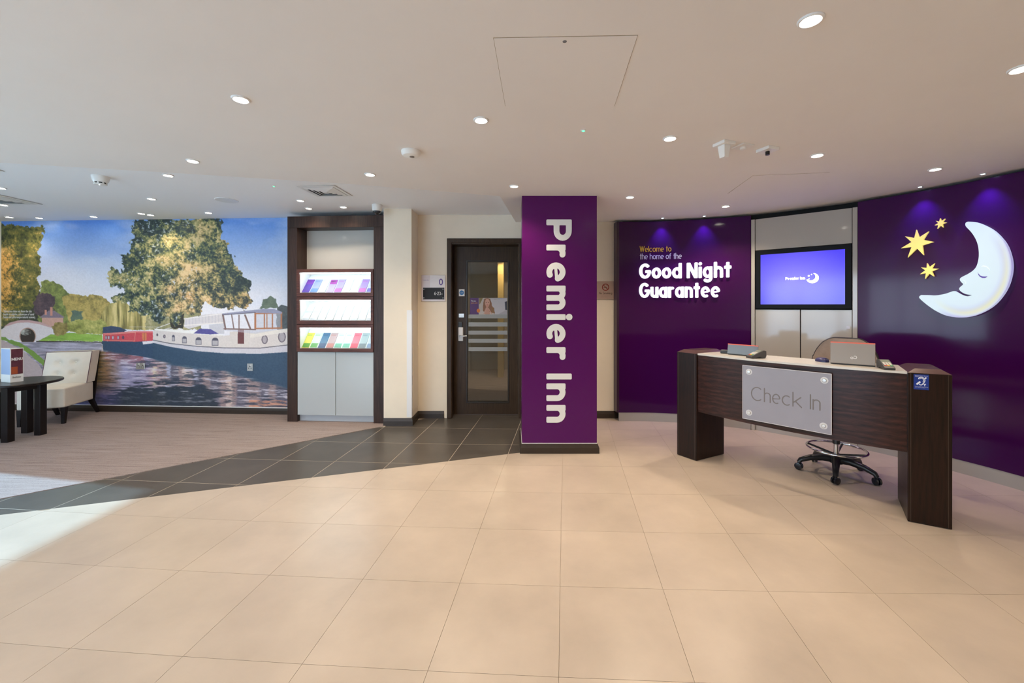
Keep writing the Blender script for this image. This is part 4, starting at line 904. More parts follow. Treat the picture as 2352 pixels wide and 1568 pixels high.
# frosted check-in plate on four stand-offs
def ufind(x):                                      # where the sight line at photo column x meets the front of the desk
    best = min(range(401), key=lambda i: abs((front(i/400, 0, .04)[0]/front(i/400, 0, .04)[1])*F+CX-x)); return best/400
ua, ub_ = ufind(1705.5), ufind(1910)
S0 = Vector(front(ua, 0, .034)[:2]); S1_ = Vector(front(ub_, 0, .034)[:2]); sm = wallmap(S0, S1_); SL = (S1_-S0).length
spx = lambda x, y: ((onwall(x, y, S0, S1_).xy-S0).length, onwall(x, y, S0, S1_).z)
sz1_ = (spx(1706,838.5)[1]+spx(1910,857)[1])/2; sz0_ = (spx(1705,960)[1]+spx(1908,998)[1])/2
plate = MB().box(0, SL, sz0_, sz1_, 0, .006, M=lambda u, z, d: sm(u, z, d)).build('check_in_plate', M_acryl, desk, bevel=.002)
ed = MB(); 
for a_, b_, c_, d_ in ((0, .0035, sz0_, sz1_), (SL-.0035, SL, sz0_, sz1_), (0, SL, sz0_, sz0_+.0035), (0, SL, sz1_-.0035, sz1_)): ed.box(a_, b_, c_, d_, .0062, .0068, M=lambda u, z, d: sm(u, z, d))
ed.build('bright_edge', mat('acrylic_edge', (.70, .68, .68), .3), plate)
a_ = spx(1725.5, 920.5); b_ = spx(1885.5, 941); hh = spx(1726, 888.5)[1]-spx(1726, 920.5)[1]
a_ = (a_[0], (spx(1725.5, 920.5)[1]+spx(1885, 940.5)[1])/2)
write('Check In', .074, .70, .13, .34, b_[0]-a_[0], hh, lambda u, v, d: sm(a_[0]+u, a_[1]+v, d), .0062, .0072, plate, M_lettgrey, soft=False, cond=.84)
for x, y in ((1721,853.5),(1894,873),(1721,947),(1892,977.5)):
    u_, z_ = spx(x, y); W_ = lambda X_, Y_, Z_: sm(u_+X_, z_+Y_, Z_)
    so = MB().lathe([(.011, -.034), (.011, .006), (.0135, .0062), (.0135, .012), (.011, .015), (0, .0155)], 18, (0,0,0), W_).build('standoff', M_steel, plate, smooth=40)
    MB().disc(0, 0, .024, lambda X_, Y_, Z_: W_(X_, Y_, Z_), .0061, .0066, 20).build('clear_halo', mat('acrylic_clear', (.64, .64, .66), .3), plate)
# hearing loop sticker on the right-hand leg
hm = wallmap(D, E); hpx = lambda x, y: ((onwall(x, y, D, E).xy-D).length, onwall(x, y, D, E).z)
(hu0, hz1), (hu1, hz0) = hpx(2098.5, 858.5), hpx(2133.5, 895.5); hz1 = hpx(2115, 859.5)[1]; hz0 = hpx(2115, 894.5)[1]
hs = MB().box(hu0, hu1, hz0, hz1, .0002, .0012, M=lambda u, z, d: hm(u, z, d)).build('hearing_loop_sticker', mat('sticker_blue', (.005, .035, .26), .35), desk)
hw, hh_ = hu1-hu0, hz1-hz0
HM = lambda x, y, d: hm(hu0+hw*(x-345)/(975-345), hz1-hh_*(y-325)/(1015-325), d)     # sketch coordinates of the sticker
M_stw = mat('sticker_white', (.80, .84, .92), .4)
s = MB()
s.stroke([(540,545),(560,490),(610,455),(680,450),(750,475),(800,530),(812,600),(790,660),(740,720),(700,780),(650,805),(600,795),(565,765)], 34, HM, .0013, .0018)
s.stroke([(590,540),(620,505),(680,498),(735,525),(760,580),(755,620),(725,655)], 26, HM, .0013, .0018)
s.stroke([(460,790),(620,655)], 74, HM, .0013, .0018); s.stroke([(815,510),(868,450)], 60, HM, .0013, .0018); s.stroke([(745,758),(855,758)], 34, HM, .0013, .0018); s.stroke([(800,758),(800,850)], 36, HM, .0013, .0018)
s.build('ear_symbol', M_stw, hs)
fonttext('Hearing Loop System\nFitted', hh_*.075, lambda x, y, d: hm(hu0+.006+x, hz1-hh_*.115+y, .0013+d), hs, M_stw, 'sticker_heading', width=hw*.86)
fonttext('Please switch your hearing\naid to the T position', hh_*.06, lambda x, y, d: hm(hu0+.006+x, hz0+hh_*.17+y, .0013+d), hs, M_stw, 'sticker_text', width=hw*.86)
# ---------------------------------------------------------------- things on the desk
M_lid = mat('grey_laptop_lid', (.27, .235, .205), .38, metal=.25); M_lid2 = mat('blue_grey_laptop_lid', (.20, .23, .26), .22, metal=.3); M_red = mat('coral_red', (.72, .13, .08), .4)
def laptop(P, Q, tilt, length, label, m_, logo):
    P = Vector((P.x, P.y)); Q = Vector((Q.x, Q.y)); t = (Q-P).normalized(); n = Vector((t.y, -t.x)); n = n if n.dot(Vector((1,1))) > 0 else -n; w_ = (Q-P).length
    root = thing('laptop', label, 'laptop', (*((P+Q)/2), ZT))
    mp = lambda u, v, d: (P.x+t.x*u+n.x*v, P.y+t.y*u+n.y*v, d)
    MB().box(0, w_, .0, .150, ZT+.001, ZT+.010, M=mp).build('keyboard_base', M_black, root, bevel=.003)
    kb = MB()
    for r in range(5):
        for c in range(13): kb.box(.014+c*(w_-.028)/13, .012+(c+1)*(w_-.028)/13, .035+r*.018, .050+r*.018, ZT+.010, ZT+.012, M=mp)
    k_ = kb.build('keys', mat('key_grey', (.05, .05, .055), .5), root); k_['kind'] = 'stuff'
    ca, sa = math.cos(tilt), math.sin(tilt)
    lm = lambda u, v, d: mp(u, v*sa+d*ca, ZT+.008+v*ca-d*sa)      # v up the lid, d its thickness away from the visitor
    lid = MB().box(0, w_, .0, length, -.008, 0.0, M=lm).build('lid', m_, root, bevel=.003)
    MB().box(.001, w_-.001, length-.007, length+.001, -.0088, .0006, M=lm).build('red_edge', M_red, lid)
    MB().box(.012, w_-.012, .014, length-.012, .0002, .0012, M=lm).build('display', M_dark, lid)
    if logo:
        s = MB(); cu = w_*.53; cv = length*.30; r1, r2 = .0068, .0092
        pts = [(cu-.0100+r1*math.cos(math.radians(a)), cv-.002+r1*math.sin(math.radians(a))) for a in range(330, 20, -20)]
        pts2 = [(cu+.0082+r2*math.cos(math.radians(a)), cv+.003+r2*math.sin(math.radians(a))) for a in range(140, -160, -18)]
        s.stroke(pts+[(cu-.0026, cv+.0013)], .0036, lambda x, y, d: lm(x, y, d), -.0090, -.0082); s.stroke(pts2+[(cu-.0026, cv-.0038), (cu-.0062, cv+.0026)], .0036, lambda x, y, d: lm(x, y, d), -.0090, -.0082)
        s.build('maker_emblem', mat('pale_silver', (.66, .63, .60), .3), lid)
    return root
laptop(fl(1907,835,ZT), fl(2011,842.5,ZT), math.radians(9), .158, 'open grey laptop with a pale looped emblem in front of the stool', M_lid, True)
laptop(fl(1671,813.5,ZT), fl(1741,820.0,ZT), math.radians(10), .088, 'low blue-grey laptop with a thin red top edge at the far end of the desk', M_lid2, False)
def terminal(P, ang, label, s_=1.0):
    root = thing('card_terminal', label, 'card machine', (P.x, P.y, ZT), 'card machines on the desk'); ca, sa = math.cos(ang), math.sin(ang)
    mp = lambda x, y, z: (P.x+(x*ca-y*sa)*s_, P.y+(x*sa+y*ca)*s_, ZT+.001+z*s_)
    prof = [(-.075, 0), (-.075, .016), (-.06, .026), (.03, .062), (.055, .070), (.078, .064), (.080, .022), (.070, 0), (.030, .0), (.015, .008), (-.020, .006), (-.035, 0)]
    w_ = .036; s = MB(); n = len(prof)
    s.add([mp(x, sd*w_*(1.0 if x < .04 else 1.06), z) for sd in (-1, 1) for x, z in prof], [tuple(range(n)), tuple(range(n, 2*n))[::-1]]+[(i, (i+1) % n, n+(i+1) % n, n+i) for i in range(n)])
    s.build('housing', mat('charcoal_plastic', (.045, .045, .05), .38), root, bevel=.004)
    sl = .036/.09; top = lambda x, y, d: mp(x, y, .0262+(x+.06)*sl+d)
    MB().box(-.000, .040, -.027, .027, .0002, .0016, M=top).build('display', mat('lcd_green_grey', (.14, .17, .14), .3), root)
    KC = [mat('key_red', (.55, .06, .05), .4), mat('key_amber', (.75, .42, .03), .4), mat('key_green', (.04, .30, .10), .4), mat('key_pale', (.55, .55, .52), .4)]
    for r in range(4):
        for c in range(3):
            x_ = -.054+r*.0135; y_ = .018-c*.018; MB().box(x_, x_+.010, y_-.007, y_+.007, .0002, .0035, M=top).build('key', KC[c] if r == 0 else KC[3], root)
    return root
pt = fl(1736, 822, ZT); terminal(pt, math.radians(12), 'charcoal card machine in front of the low blue-grey laptop', .92)
pt = fl(2035, 847, ZT); terminal(pt, math.radians(66), 'charcoal card machine with coloured keys beside the open grey laptop', .86)
def mouse(P, Q, label, m_, hgt, name='computer_mouse', cat='mouse'):
    P = Vector((P.x, P.y)); Q = Vector((Q.x, Q.y)); c = (P+Q)/2; t = (Q-P); L_ = t.length; t.normalize(); n = Vector((-t.y, t.x)); root = thing(name, label, cat, (c.x, c.y, ZT))
    mp = lambda x, y, z: (c.x+t.x*x+n.x*y, c.y+t.y*x+n.y*y, ZT+.001+z)
    s = MB(); prof = [(1.0, 0), (1.0, .35), (.86, .72), (.55, .94), (0, 1.0)]; s.lathe([(r*.5, z) for r, z in prof], 20, (0,0,0), lambda x, y, z: mp(x*L_, y*L_*.62, z*hgt*(1+.25*x))); s.build('shell', m_, root, smooth=50)
    MB().tube([mp(-.004*0+L_*.22, -.004, hgt*.80), mp(L_*.22, .004, hgt*.80)], .007, 10).build('scroll_wheel', M_black, root)
    MB().box(-L_*.02, L_*.46, -.0006, .0006, hgt*.55, hgt*.96, M=mp).build('button_gap', M_dark, root)
mouse(fl(1878, 827.5, ZT), fl(1899, 832.5, ZT), 'navy computer mouse beside the open grey laptop', mat('navy_plastic', (.03, .03, .10), .3), .030)
# handset block left of the far laptop
bp = fl(1661, 811, ZT); hb = thing('desk_charger', 'small black charger block at the far end of the low blue-grey laptop', 'charger', (bp.x, bp.y, ZT))
mp = lambda x, y, z: (bp.x+.86*x+.5*y, bp.y-.5*x+.86*y, ZT+z)
MB().box(-.022, .045, -.03, .03, .001, .030, M=mp).build('block', M_black, hb, bevel=.005); MB().box(-.010, .030, -.018, .018, .0302, .0315, M=mp).build('top_plate', mat('grey_plate', (.25, .25, .27), .3), hb)
MB().tube([mp(.0, .03, .012), mp(.01, .07, .006), mp(.05, .10, .004)], .0025, 8).build('cable', M_black, hb, smooth=60)

# ================================================================ DRAUGHTSMAN STOOL BEHIND THE DESK
cc = Vector((2.744, 3.500)); stool = thing('draughtsman_chair', 'tall swivel stool with beige back, chrome foot ring and black castors', 'chair', (*cc, 0))
for k in range(5):
    a = math.radians(15+72*k); dx, dy = math.cos(a), math.sin(a); P_ = lambda r, z: (cc.x+dx*r, cc.y+dy*r, z)
    ar = MB().tube([P_(.02, .125), P_(.10, .128), P_(.19, .112), P_(.255, .085), P_(.268, .062)], [.032, .029, .024, .020, .017], 10).build('base_arm', M_black, stool, smooth=40)
    c_ = P_(.268, .030); pr = Vector((-dy, dx, 0))
    wv = Vector((dx*.6-dy*.8, dy*.6+dx*.8, 0)).normalized()
    for sgn in (-1, 1):
        o_ = Vector(c_)+wv*.013*sgn; s = MB(); s.tube([o_-wv*.009, o_-wv*.007, o_+wv*.007, o_+wv*.009], [.022, .0285, .0285, .022], 18); s.build('castor_wheel', mat('castor_black', (.012, .013, .017), .22), ar, smooth=40)
    MB().tube([(c_[0], c_[1], .034), (c_[0], c_[1], .066)], .010, 10).build('castor_stem', M_black, ar)
MB().lathe([(.050, .095), (.052, .150), (.036, .165), (.030, .17)], 20, (*cc, 0)).build('hub', M_black, stool, smooth=40)
MB().lathe([(.020, .165), (.020, .275)], 18, (*cc, 0)).build('chrome_sleeve', M_chrome, stool, smooth=40); MB().lathe([(.027, .255), (.027, .285)], 18, (*cc, 0)).build('ring_collar', M_black, stool, smooth=40)
MB().lathe([(.014, .27), (.014, .60)], 16, (*cc, 0)).build('gas_lift', M_chrome, stool, smooth=40)
ring = MB().tube([(cc.x+.205*math.cos(2*PI*k/48), cc.y+.205*math.sin(2*PI*k/48), .212) for k in range(48)], .0095, 10, closed=True).build('foot_ring', M_chrome, stool, smooth=60)
for k in range(4):
    a = math.radians(40+90*k); MB().tube([(cc.x+.02*math.cos(a), cc.y+.02*math.sin(a), .165), (cc.x+.200*math.cos(a), cc.y+.200*math.sin(a), .207)], .009, 8).build('ring_spoke', M_black, ring, smooth=60)
fw = Vector((-.80, -.60)); sd = Vector((-.60, .80)) 
MC = lambda x, y, z: (cc.x+sd.x*x+fw.x*y, cc.y+sd.y*x+fw.y*y, z)       # x across, y towards the desk
MB().box(-.09, .09, -.10, .09, .595, .625, M=MC).build('mechanism', M_black, stool, bevel=.008)
M_seat = mat('taupe_fabric', (.33, .26, .22), .8, noise=.08, nscale=40, bump=.2, bscale=300)
rr = lambda w_, l_, n_=28, e=3.2: [(math.copysign(abs(math.cos(2*PI*k/n_))**(2/e), math.cos(2*PI*k/n_))*w_, math.copysign(abs(math.sin(2*PI*k/n_))**(2/e), math.sin(2*PI*k/n_))*l_) for k in range(n_)]
MB().prism(rr(.225, .215), .626, .690, MC).build('seat', M_seat, stool, bevel=.018, seg=3)
BKZ = (.79, 1.128)
def back(u, v, d):                                 # curved back shell: u across, v up
    x = (u-.5)*2; z = BKZ[0]+(BKZ[1]-BKZ[0])*v; wv_ = .232*(1-.30*max(0, (v-.35)/.65)**2.2)*(1-.18*max(0, (.35-v)/.35)**2); return MC(x*wv_, -.235-.05*v+.045*x*x-d, z-(.075*max(0, abs(x)-.55)**1.6*2.0 if v > .5 else 0)*(v))
bk = MB().slab(back, 20, 12, -.012, .028).build('backrest', M_seat, stool, smooth=40)
edge_ = [back(0, v/10, .008) for v in range(0, 11)]+[back(u/20, 1, .008) for u in range(1, 20)]+[back(1, v/10, .008) for v in range(10, -1, -1)]
MB().tube(edge_, .011, 8).build('black_edging', M_black, bk, smooth=60)
MB().tube([MC(0, -.09, .61), MC(0, -.25, .63), MC(0, -.285, .72), MC(0, -.290, .90)], [.020, .020, .018, .016], 10).build('back_stem', M_black, stool, smooth=50)
# ================================================================ LEAFLET CABINET
LA = fl(660, 968.5).xy; LB = fl(883.5, 973).xy; LC = (LB-LA).length; lmn = wallmap(LA, LB)
lpx = lambda x, y: ((onwall(x, y, LA, LB).xy-LA).length, onwall(x, y, LA, LB).z)
cab = thing('leaflet_cabinet', 'tall brown leaflet cabinet with three lit shelves and grey doors', 'cabinet', lmn(LC/2, 0, 0))
cb = lambda x0, x1, z0, z1, d0, d1: MB().box(x0, x1, z0, z1, d0, d1, M=lambda u, z, d: lmn(u, z, d))
ztop = 2.512; DEP = -.34
p0 = lpx(682.5, 720)[0]; p1 = lpx(858, 720)[0]
hz0 = lpx(770, 522)[1]; bxz = [(lpx(770, 618)[1], lpx(770, 680.5)[1]), (lpx(770, 681.5)[1], lpx(770, 744.5)[1]), (lpx(770, 745.5)[1], lpx(770, 807.5)[1])]
opz = [(lpx(770, 625)[1], lpx(770, 672)[1]), (lpx(770, 688)[1], lpx(770, 736.5)[1]), (lpx(770, 752)[1], lpx(770, 800.5)[1])]
cb(0, p0, 0, hz0, DEP, 0).build('side_post', M_cabw, cab, bevel=.002); cb(p1, LC, 0, hz0, DEP, 0).build('side_post', M_cabw, cab, bevel=.002)
cb(0, LC, hz0+.001, ztop, DEP, 0).build('header', M_cabw, cab, bevel=.002)
cb(p0, p1, bxz[0][0]+.001, hz0, -.225, -.21).build('back_panel', mat('gloss_light_grey', (.56, .545, .50), .08), cab)
bz0 = bxz[2][1]; dzb = lpx(770, 954)[1]; pm = lpx(770.5, 850)[0]
cb(p0+.003, pm-.003, dzb, bz0-.006, DEP+.02, -.004).build('door', M_cabdoor, cab, bevel=.002); cb(pm+.003, p1-.003, dzb, bz0-.006, DEP+.02, -.004).build('door', M_cabdoor, cab, bevel=.002)
cb(p0, p1, 0, dzb-.008, DEP, -.055).build('plinth', mat('silver_plinth', (.52, .54, .56), .3), cab); cb(p0, p1, .05, bz0-.005, DEP, DEP+.018).build('rear_panel', M_dark, cab)
q0, q1 = lpx(688.5, 720)[0], lpx(852.5, 720)[0]; M_shelf = mat('white_shelf', (.86, .88, .88), .5)
ORD = ['first', 'second', 'third', 'fourth', 'fifth', 'sixth', 'seventh', 'eighth', 'ninth']
row_cols = [[(.10,.05,.36),(.30,.33,.52),(.55,.58,.62),(.36,.30,.52),(.34,.28,.50),(.62,.64,.66),(.66,.68,.68),(.30,.20,.44),(.42,.46,.56)],
            [(.70,.72,.72)]*9, [(.66,.60,.10),(.50,.60,.46),(.06,.13,.22),(.38,.26,.26),(.55,.66,.60),(.58,.68,.64),(.52,.14,.18),(.30,.36,.36),(.40,.46,.50)]]
col_names = [['violet','slate blue','pale grey','violet and white','purple-edged','white','plain white','mauve','grey-blue'], ['white']*9, ['yellow and green','pale green','navy blue','brown','mint green','pale mint','red and white','grey photo','steel grey']]
bands = [[(.22,.05,.40),(.10,.22,.45),(.5,.5,.6),(.35,.05,.30),(.35,.08,.35),(.7,.7,.7),(.7,.7,.72),(.40,.06,.35),(.06,.05,.35)], [(.5,.52,.55)]*9, [(.10,.30,.05),(.10,.30,.08),(.03,.06,.14),(.35,.12,.10),(.10,.30,.20),(.12,.35,.24),(.60,.04,.08),(.10,.14,.16),(.12,.20,.32)]]
shelfname = ['top', 'middle', 'bottom']
for i in range(3):
    (zt_, zb_), (ot, ob) = bxz[i], opz[i]
    fr = MB(); Mx = lambda u, z, d: lmn(u, z, d)
    fr.box(p0+.001, q0, zb_, zt_, -.30, .014, M=Mx); fr.box(q1, p1-.001, zb_, zt_, -.30, .014, M=Mx); fr.box(q0, q1, ot, zt_, -.30, .014, M=Mx); fr.box(q0, q1, zb_, ob, -.30, .014, M=Mx)
    box = fr.build('display_box', M_cabh, cab)
    MB().slab(lambda u, v, d: lmn(q0+(q1-q0)*u, ob+.001+(ot-ob-.002)*v, -.035-.215*v-d), 1, 1, .0, .012).build('sloped_back', M_shelf, box)
    li = MB(); li.box(q0+.0005, q0+.004, ob, ot, -.27, -.003, M=Mx); li.box(q1-.004, q1-.0005, ob, ot, -.27, -.003, M=Mx); li.box(q0, q1, ot-.004, ot-.0005, -.27, -.003, M=Mx); li.build('shelf_lining', M_shelf, box)
    MB().box(q0+.02, q1-.02, ot-.016, ot-.006, -.030, -.014, M=Mx).build('strip_light', M_strip, box)
    n = 9; wv_ = (q1-q0-.006)/8.75
    rows = [(.02, .70, 0)] if i != 1 else [(.36, .70, 0), (.02, .36, 1)]
    for v0, v1, tier in rows:
        for k in range(n):
            u0_ = q0+.004+k*wv_; u1_ = min(u0_+wv_*.90, q1-.010); c_ = row_cols[i][k]
            where = f'{ORD[k]} from the left on the {shelfname[i]} lit shelf' if i != 1 else f'{ORD[k]} from the left in the {"upper" if tier == 0 else "lower"} row of the middle lit shelf'
            off = .004+.006*tier; sl = lambda u, v, d: lmn(q0+(q1-q0)*u, ob+.001+(ot-ob-.002)*v, -.035-.215*v-d)
            F_ = lambda x, v, d: lmn(x, ob+.001+(ot-ob-.002)*v, -.035-.215*v+off+d)
            ctr = F_((u0_+u1_)/2, v0, 0); t_ = thing('leaflet', f'{col_names[i][k]} leaflet, {where}', 'leaflet', ctr, f'leaflets on the {shelfname[i]} lit shelf')
            s = MB(); s.box(u0_, u1_, v0, v1, 0, .004, M=F_); cov = s.build('cover', mat(f'leaflet_cover_{i}_{k}', c_, .4), t_)
            vv0, vv1 = (v0+.03*(v1-v0), v0+.30*(v1-v0)) if i != 0 or k % 3 else (v0+.62*(v1-v0), v0+.95*(v1-v0))
            MB().box(u0_+.004, u1_-.004, vv0, vv1, .0042, .0048, M=F_).build('printed_band', mat(f'leaflet_band_{i}_{k}', bands[i][k], .4), cov)
            if i != 1: MB().box(u0_+.010, u1_-.022, v0+.80*(v1-v0), v0+.88*(v1-v0), .0042, .0048, M=F_).build('title_strip', mat(f'leaflet_title_{i}_{k}', tuple(.5*a_+.5*b_ for a_, b_ in zip(c_, bands[i][k])), .5), cov)

# ================================================================ WALL SIGNS AND SOCKETS
dm = lambda x, y: at(x, y, DY)
a = dm(968, 691.5); b = dm(1023.5, 632); ds = thing('floor_sign', 'clear acrylic floor sign reading 0 above a black 6-23 plate', 'sign', ((a.x+b.x)/2, DY, (a.z+b.z)/2))
WM = lambda x, z, d: (x, DY-d, z)
MB().box(a.x, b.x, a.z, b.z, .010, .014, M=WM).build('backing_plate', mat('pinkish_acrylic', (.60, .50, .48), .18), ds, bevel=.002)
a_ = dm(988, 660); MB().box(a_.x, b.x-.002, a_.z, b.z-.002, .0141, .0145, M=WM).build('pale_field', mat('pale_acrylic', (.66, .60, .58), .2), ds)
a2 = dm(972.5, 687.5); b2 = dm(1021, 660.5); bp_ = MB().box(a2.x, b2.x, a2.z, b2.z, .0142, .018, M=WM).build('black_plate', mat('black_acrylic', (.022, .02, .02), .4, spec=.2), ds)
for x, y in ((974.2,664),(1018,664),(974.2,684),(1018,684)):
    c_ = dm(x, y); MB().disc(c_.x, c_.z, .0045, WM, .018, .020, 12).build('screw', M_steel, bp_)
a3 = dm(1008.5, 655); b3 = dm(1018, 640); write('0', .15, .7, .1, .3, b3.x-a3.x, b3.z-a3.z, lambda u, v, d: (a3.x+u, DY-d, a3.z+v), .0146, .0156, ds, mat('violet_ink', (.09, .04, .22), .4), joined=True, name='numeral')
a3 = dm(998, 677.5); b3 = dm(1013, 670); write('6-23', .13, .7, .12, .3, b3.x-a3.x, b3.z-a3.z, lambda u, v, d: (a3.x+u, DY-d, a3.z+v), .0181, .0190, bp_, M_lettw, joined=True, name='numerals')
c_ = dm(1015.6, 675); MB().prism([(c_.x-.007, c_.z-.004), (c_.x+.007, c_.z-.004), (c_.x, c_.z+.007)], .0181, .019, WM).build('arrow', M_lettw, bp_)
a3 = dm(971.5, 644.5); fonttext('Premier Inn', .022, lambda x, y, d: (a3.x+x, DY-.0142-d, a3.z+y), ds, mat('violet_ink', (0,0,0)), 'wordmark', width=dm(985, 640).x-a3.x)
a = dm(1371.8, 687.5); b = dm(1415, 646); ns = thing('no_smoking_sign', 'small pinkish acrylic no smoking sign beside the column', 'sign', ((a.x+b.x)/2, DY, (a.z+b.z)/2))
MB().box(a.x-.03, b.x, a.z, b.z, .008, .012, M=WM).build('plate', mat('tan_acrylic', (.46, .33, .27), .22), ns, bevel=.002)
c_ = dm(1390.4, 659.5); M_nsr = mat('dark_red_ink', (.22, .02, .015), .4); M_nsk = mat('dark_brown_ink', (.06, .035, .03), .4)
s = MB(); R_ = .040; s.stroke([(c_.x+R_*math.cos(2*PI*k/32), c_.z+R_*math.sin(2*PI*k/32)) for k in range(32)], .011, WM, .0121, .0130, closed=True); s.stroke([(c_.x-R_*.7, c_.z+R_*.7), (c_.x+R_*.7, c_.z-R_*.7)], .010, WM, .0121, .0130); s.build('prohibition_ring', M_nsr, ns)
s = MB(); s.stroke([(c_.x-.024, c_.z-.004), (c_.x+.020, c_.z-.004)], .008, WM, .0121, .0127, soft=False); s.stroke([(c_.x+.014, c_.z+.008), (c_.x+.018, c_.z+.016), (c_.x+.012, c_.z+.024)], .004, WM, .0121, .0127); s.build('cigarette', M_nsk, ns)
a3 = dm(1375.5, 675.5); b3 = dm(1405.5, 670.5); write('No Smoking', .12, .70, .14, .35, b3.x-a3.x, b3.z-a3.z, lambda u, v, d: (a3.x+u, DY-d, a3.z+v), .0121, .0127, ns, M_nsk, joined=True, name='lettering')
a3 = dm(1380, 680); fonttext('It is against the law to smoke\non these premises', .012, lambda x, y, d: (a3.x+x, DY-.0121-d, a3.z+y), ns, mat('faint_ink', (.30, .20, .17), .5), 'small_print', width=.11)
def socket(x0, x1, y0, y1, label, gang):
    P = onwall((x0+x1)/2, (y0+y1)/2, BW0, BW1); Q0 = onwall(x0, y1, BW0, BW1); Q1 = onwall(x1, y0, BW0, BW1); d0 = .0045
    t = thing('wall_socket', label, 'socket', tuple(P)); ux = lambda p: math.hypot(p.x-BW0[0], p.y-BW0[1]); a, b = ux(Q0), ux(Q1); z0, z1 = Q0.z, Q1.z; Mx = lambda u, z, d: mb(u, z, d)
    MB().box(a, b, z0, z1, d0, d0+.009, M=Mx).build('face_plate', M_steel, t, bevel=.002)
    for g in range(gang):
        w_ = (b-a)/gang; cx = a+w_*(g+.5); cz = (z0+z1)/2; k = w_*.01/.01
        s = MB(); s.box(cx-.006, cx+.006, cz+.006, cz+.018, d0+.0091, d0+.0096, M=Mx); s.box(cx-.024, cx-.010, cz-.014, cz-.007, d0+.0091, d0+.0096, M=Mx); s.box(cx+.010, cx+.024, cz-.014, cz-.007, d0+.0091, d0+.0096, M=Mx); s.build('pin_holes', M_dark, t)
        MB().box(cx+.008, cx+.020, cz+.020, cz+.036, d0+.009, d0+.013, M=Mx).build('switch', M_white, t)
socket(314.5, 334.5, 833, 847.5, 'double chrome wall socket low on the canal mural', 2)
socket(569, 582, 834.5, 851.5, 'single chrome wall socket near the leaflet cabinet', 1)
# poster film on the door glass: a child resting a chin on hands beside a pillow
p2 = Paint(172, 80, 172/172.0, 0, 0); p2.k = .2324*SS; p2.ox = 1040*.2324*SS; p2.oy = 556*.2324*SS
fx = lambda m: m
p2.a[:] = (200, 190, 180); p2.poly([(1040,550),(1216,550),(1216,910),(1040,910)], (88,40,110)); p2.poly([(1225,556),(1300,556),(1240,680),(1225,690)], (140,120,70)); p2.poly([(1440,560),(1790,556),(1790,900),(1500,900)], (196,190,194), 1, 2)
p2.poly([(1450,580),(1560,596),(1780,566),(1750,700),(1730,820),(1600,890),(1520,880)], (212,208,212), 1, 3); p2.poly([(1730,640),(1790,620),(1790,810),(1740,800)], (70,72,86)); p2.poly([(1730,830),(1790,810),(1790,900),(1600,900)], (190,184,190))
p2.poly([(1330,570),(1400,556),(1450,590),(1480,720),(1530,840),(1520,890),(1300,890),(1300,720),(1310,640)], (150,104,74), 1, 3); p2.poly([(1470,740),(1520,760),(1530,890),(1460,890)], (150,110,70))
p2.fill(p2.ell(1385,655,48,80), (222,170,146)); p2.fill(p2.ell(1385,720,34,26), (216,158,134))
for x_ in (1362, 1408): p2.fill(p2.ell(x_, 650, 9, 8), (80,56,50))
p2.fill(p2.ell(1386, 700, 17, 6), (180,96,92)); p2.poly([(1350,760),(1380,745),(1400,760),(1440,870),(1480,890),(1300,890)], (210,160,138), 1, 2); p2.poly([(1220,800),(1330,840),(1340,900),(1220,900)], (208,198,190), 1, 3); p2.poly([(1430,850),(1520,870),(1520,900),(1440,900)], (208,198,190), 1, 2); p2.line((1320,880),(1375,770),16,(218,168,146)); p2.line((1470,880),(1405,770),16,(218,168,146))
p2.fill(p2.ell(1208,820,34,40), (232,130,40))
pa = at(1079.5, 684, LY+.017); pb = at(1165, 722, LY+.017)
po = node('poster', (pa.x, LY+.0175, pb.z)); po.parent = leaf; ORG[po.name] = Vector((0,0,0)); po.location = (0,0,0)
pm_ = p2.mesh(lambda u, v, d: (pa.x+(pb.x-pa.x)*u, LY+.0172, pa.z+(pb.z-pa.z)*v), 0, leaf, 'poster_film', vcol_mat('poster_print', .4), .75)
bpy.data.objects.remove(po)
t0 = at(1081.5, 692.5, LY); fonttext('This is a', .030, lambda x, y, d: (t0.x+x, LY+.0168-d, t0.z+y), leaf, M_lettw, 'poster_heading', width=.065); t1 = at(1081.5, 697, LY); fonttext('quiet zone', .030, lambda x, y, d: (t1.x+x, LY+.0168-d, t1.z+y), leaf, mat('orange_ink', (.62, .25, .06), .5), 'poster_heading', width=.085)

fonttext('Fire door\nkeep shut', .010, lambda x, y, d: (STICK[0]-.0215+x, LY-.0038-d, STICK[1]+.002+y), st, M_lettw, 'sticker_text', width=.043)
a_ = at(1054.8, 727, LY); fonttext('PULL', .02, lambda x, y, d: (a_.x+x, LY-.0031-d, a_.z+y), pl, M_lettgrey, 'engraved_text', width=at(1064.7, 727, LY).x-a_.x)
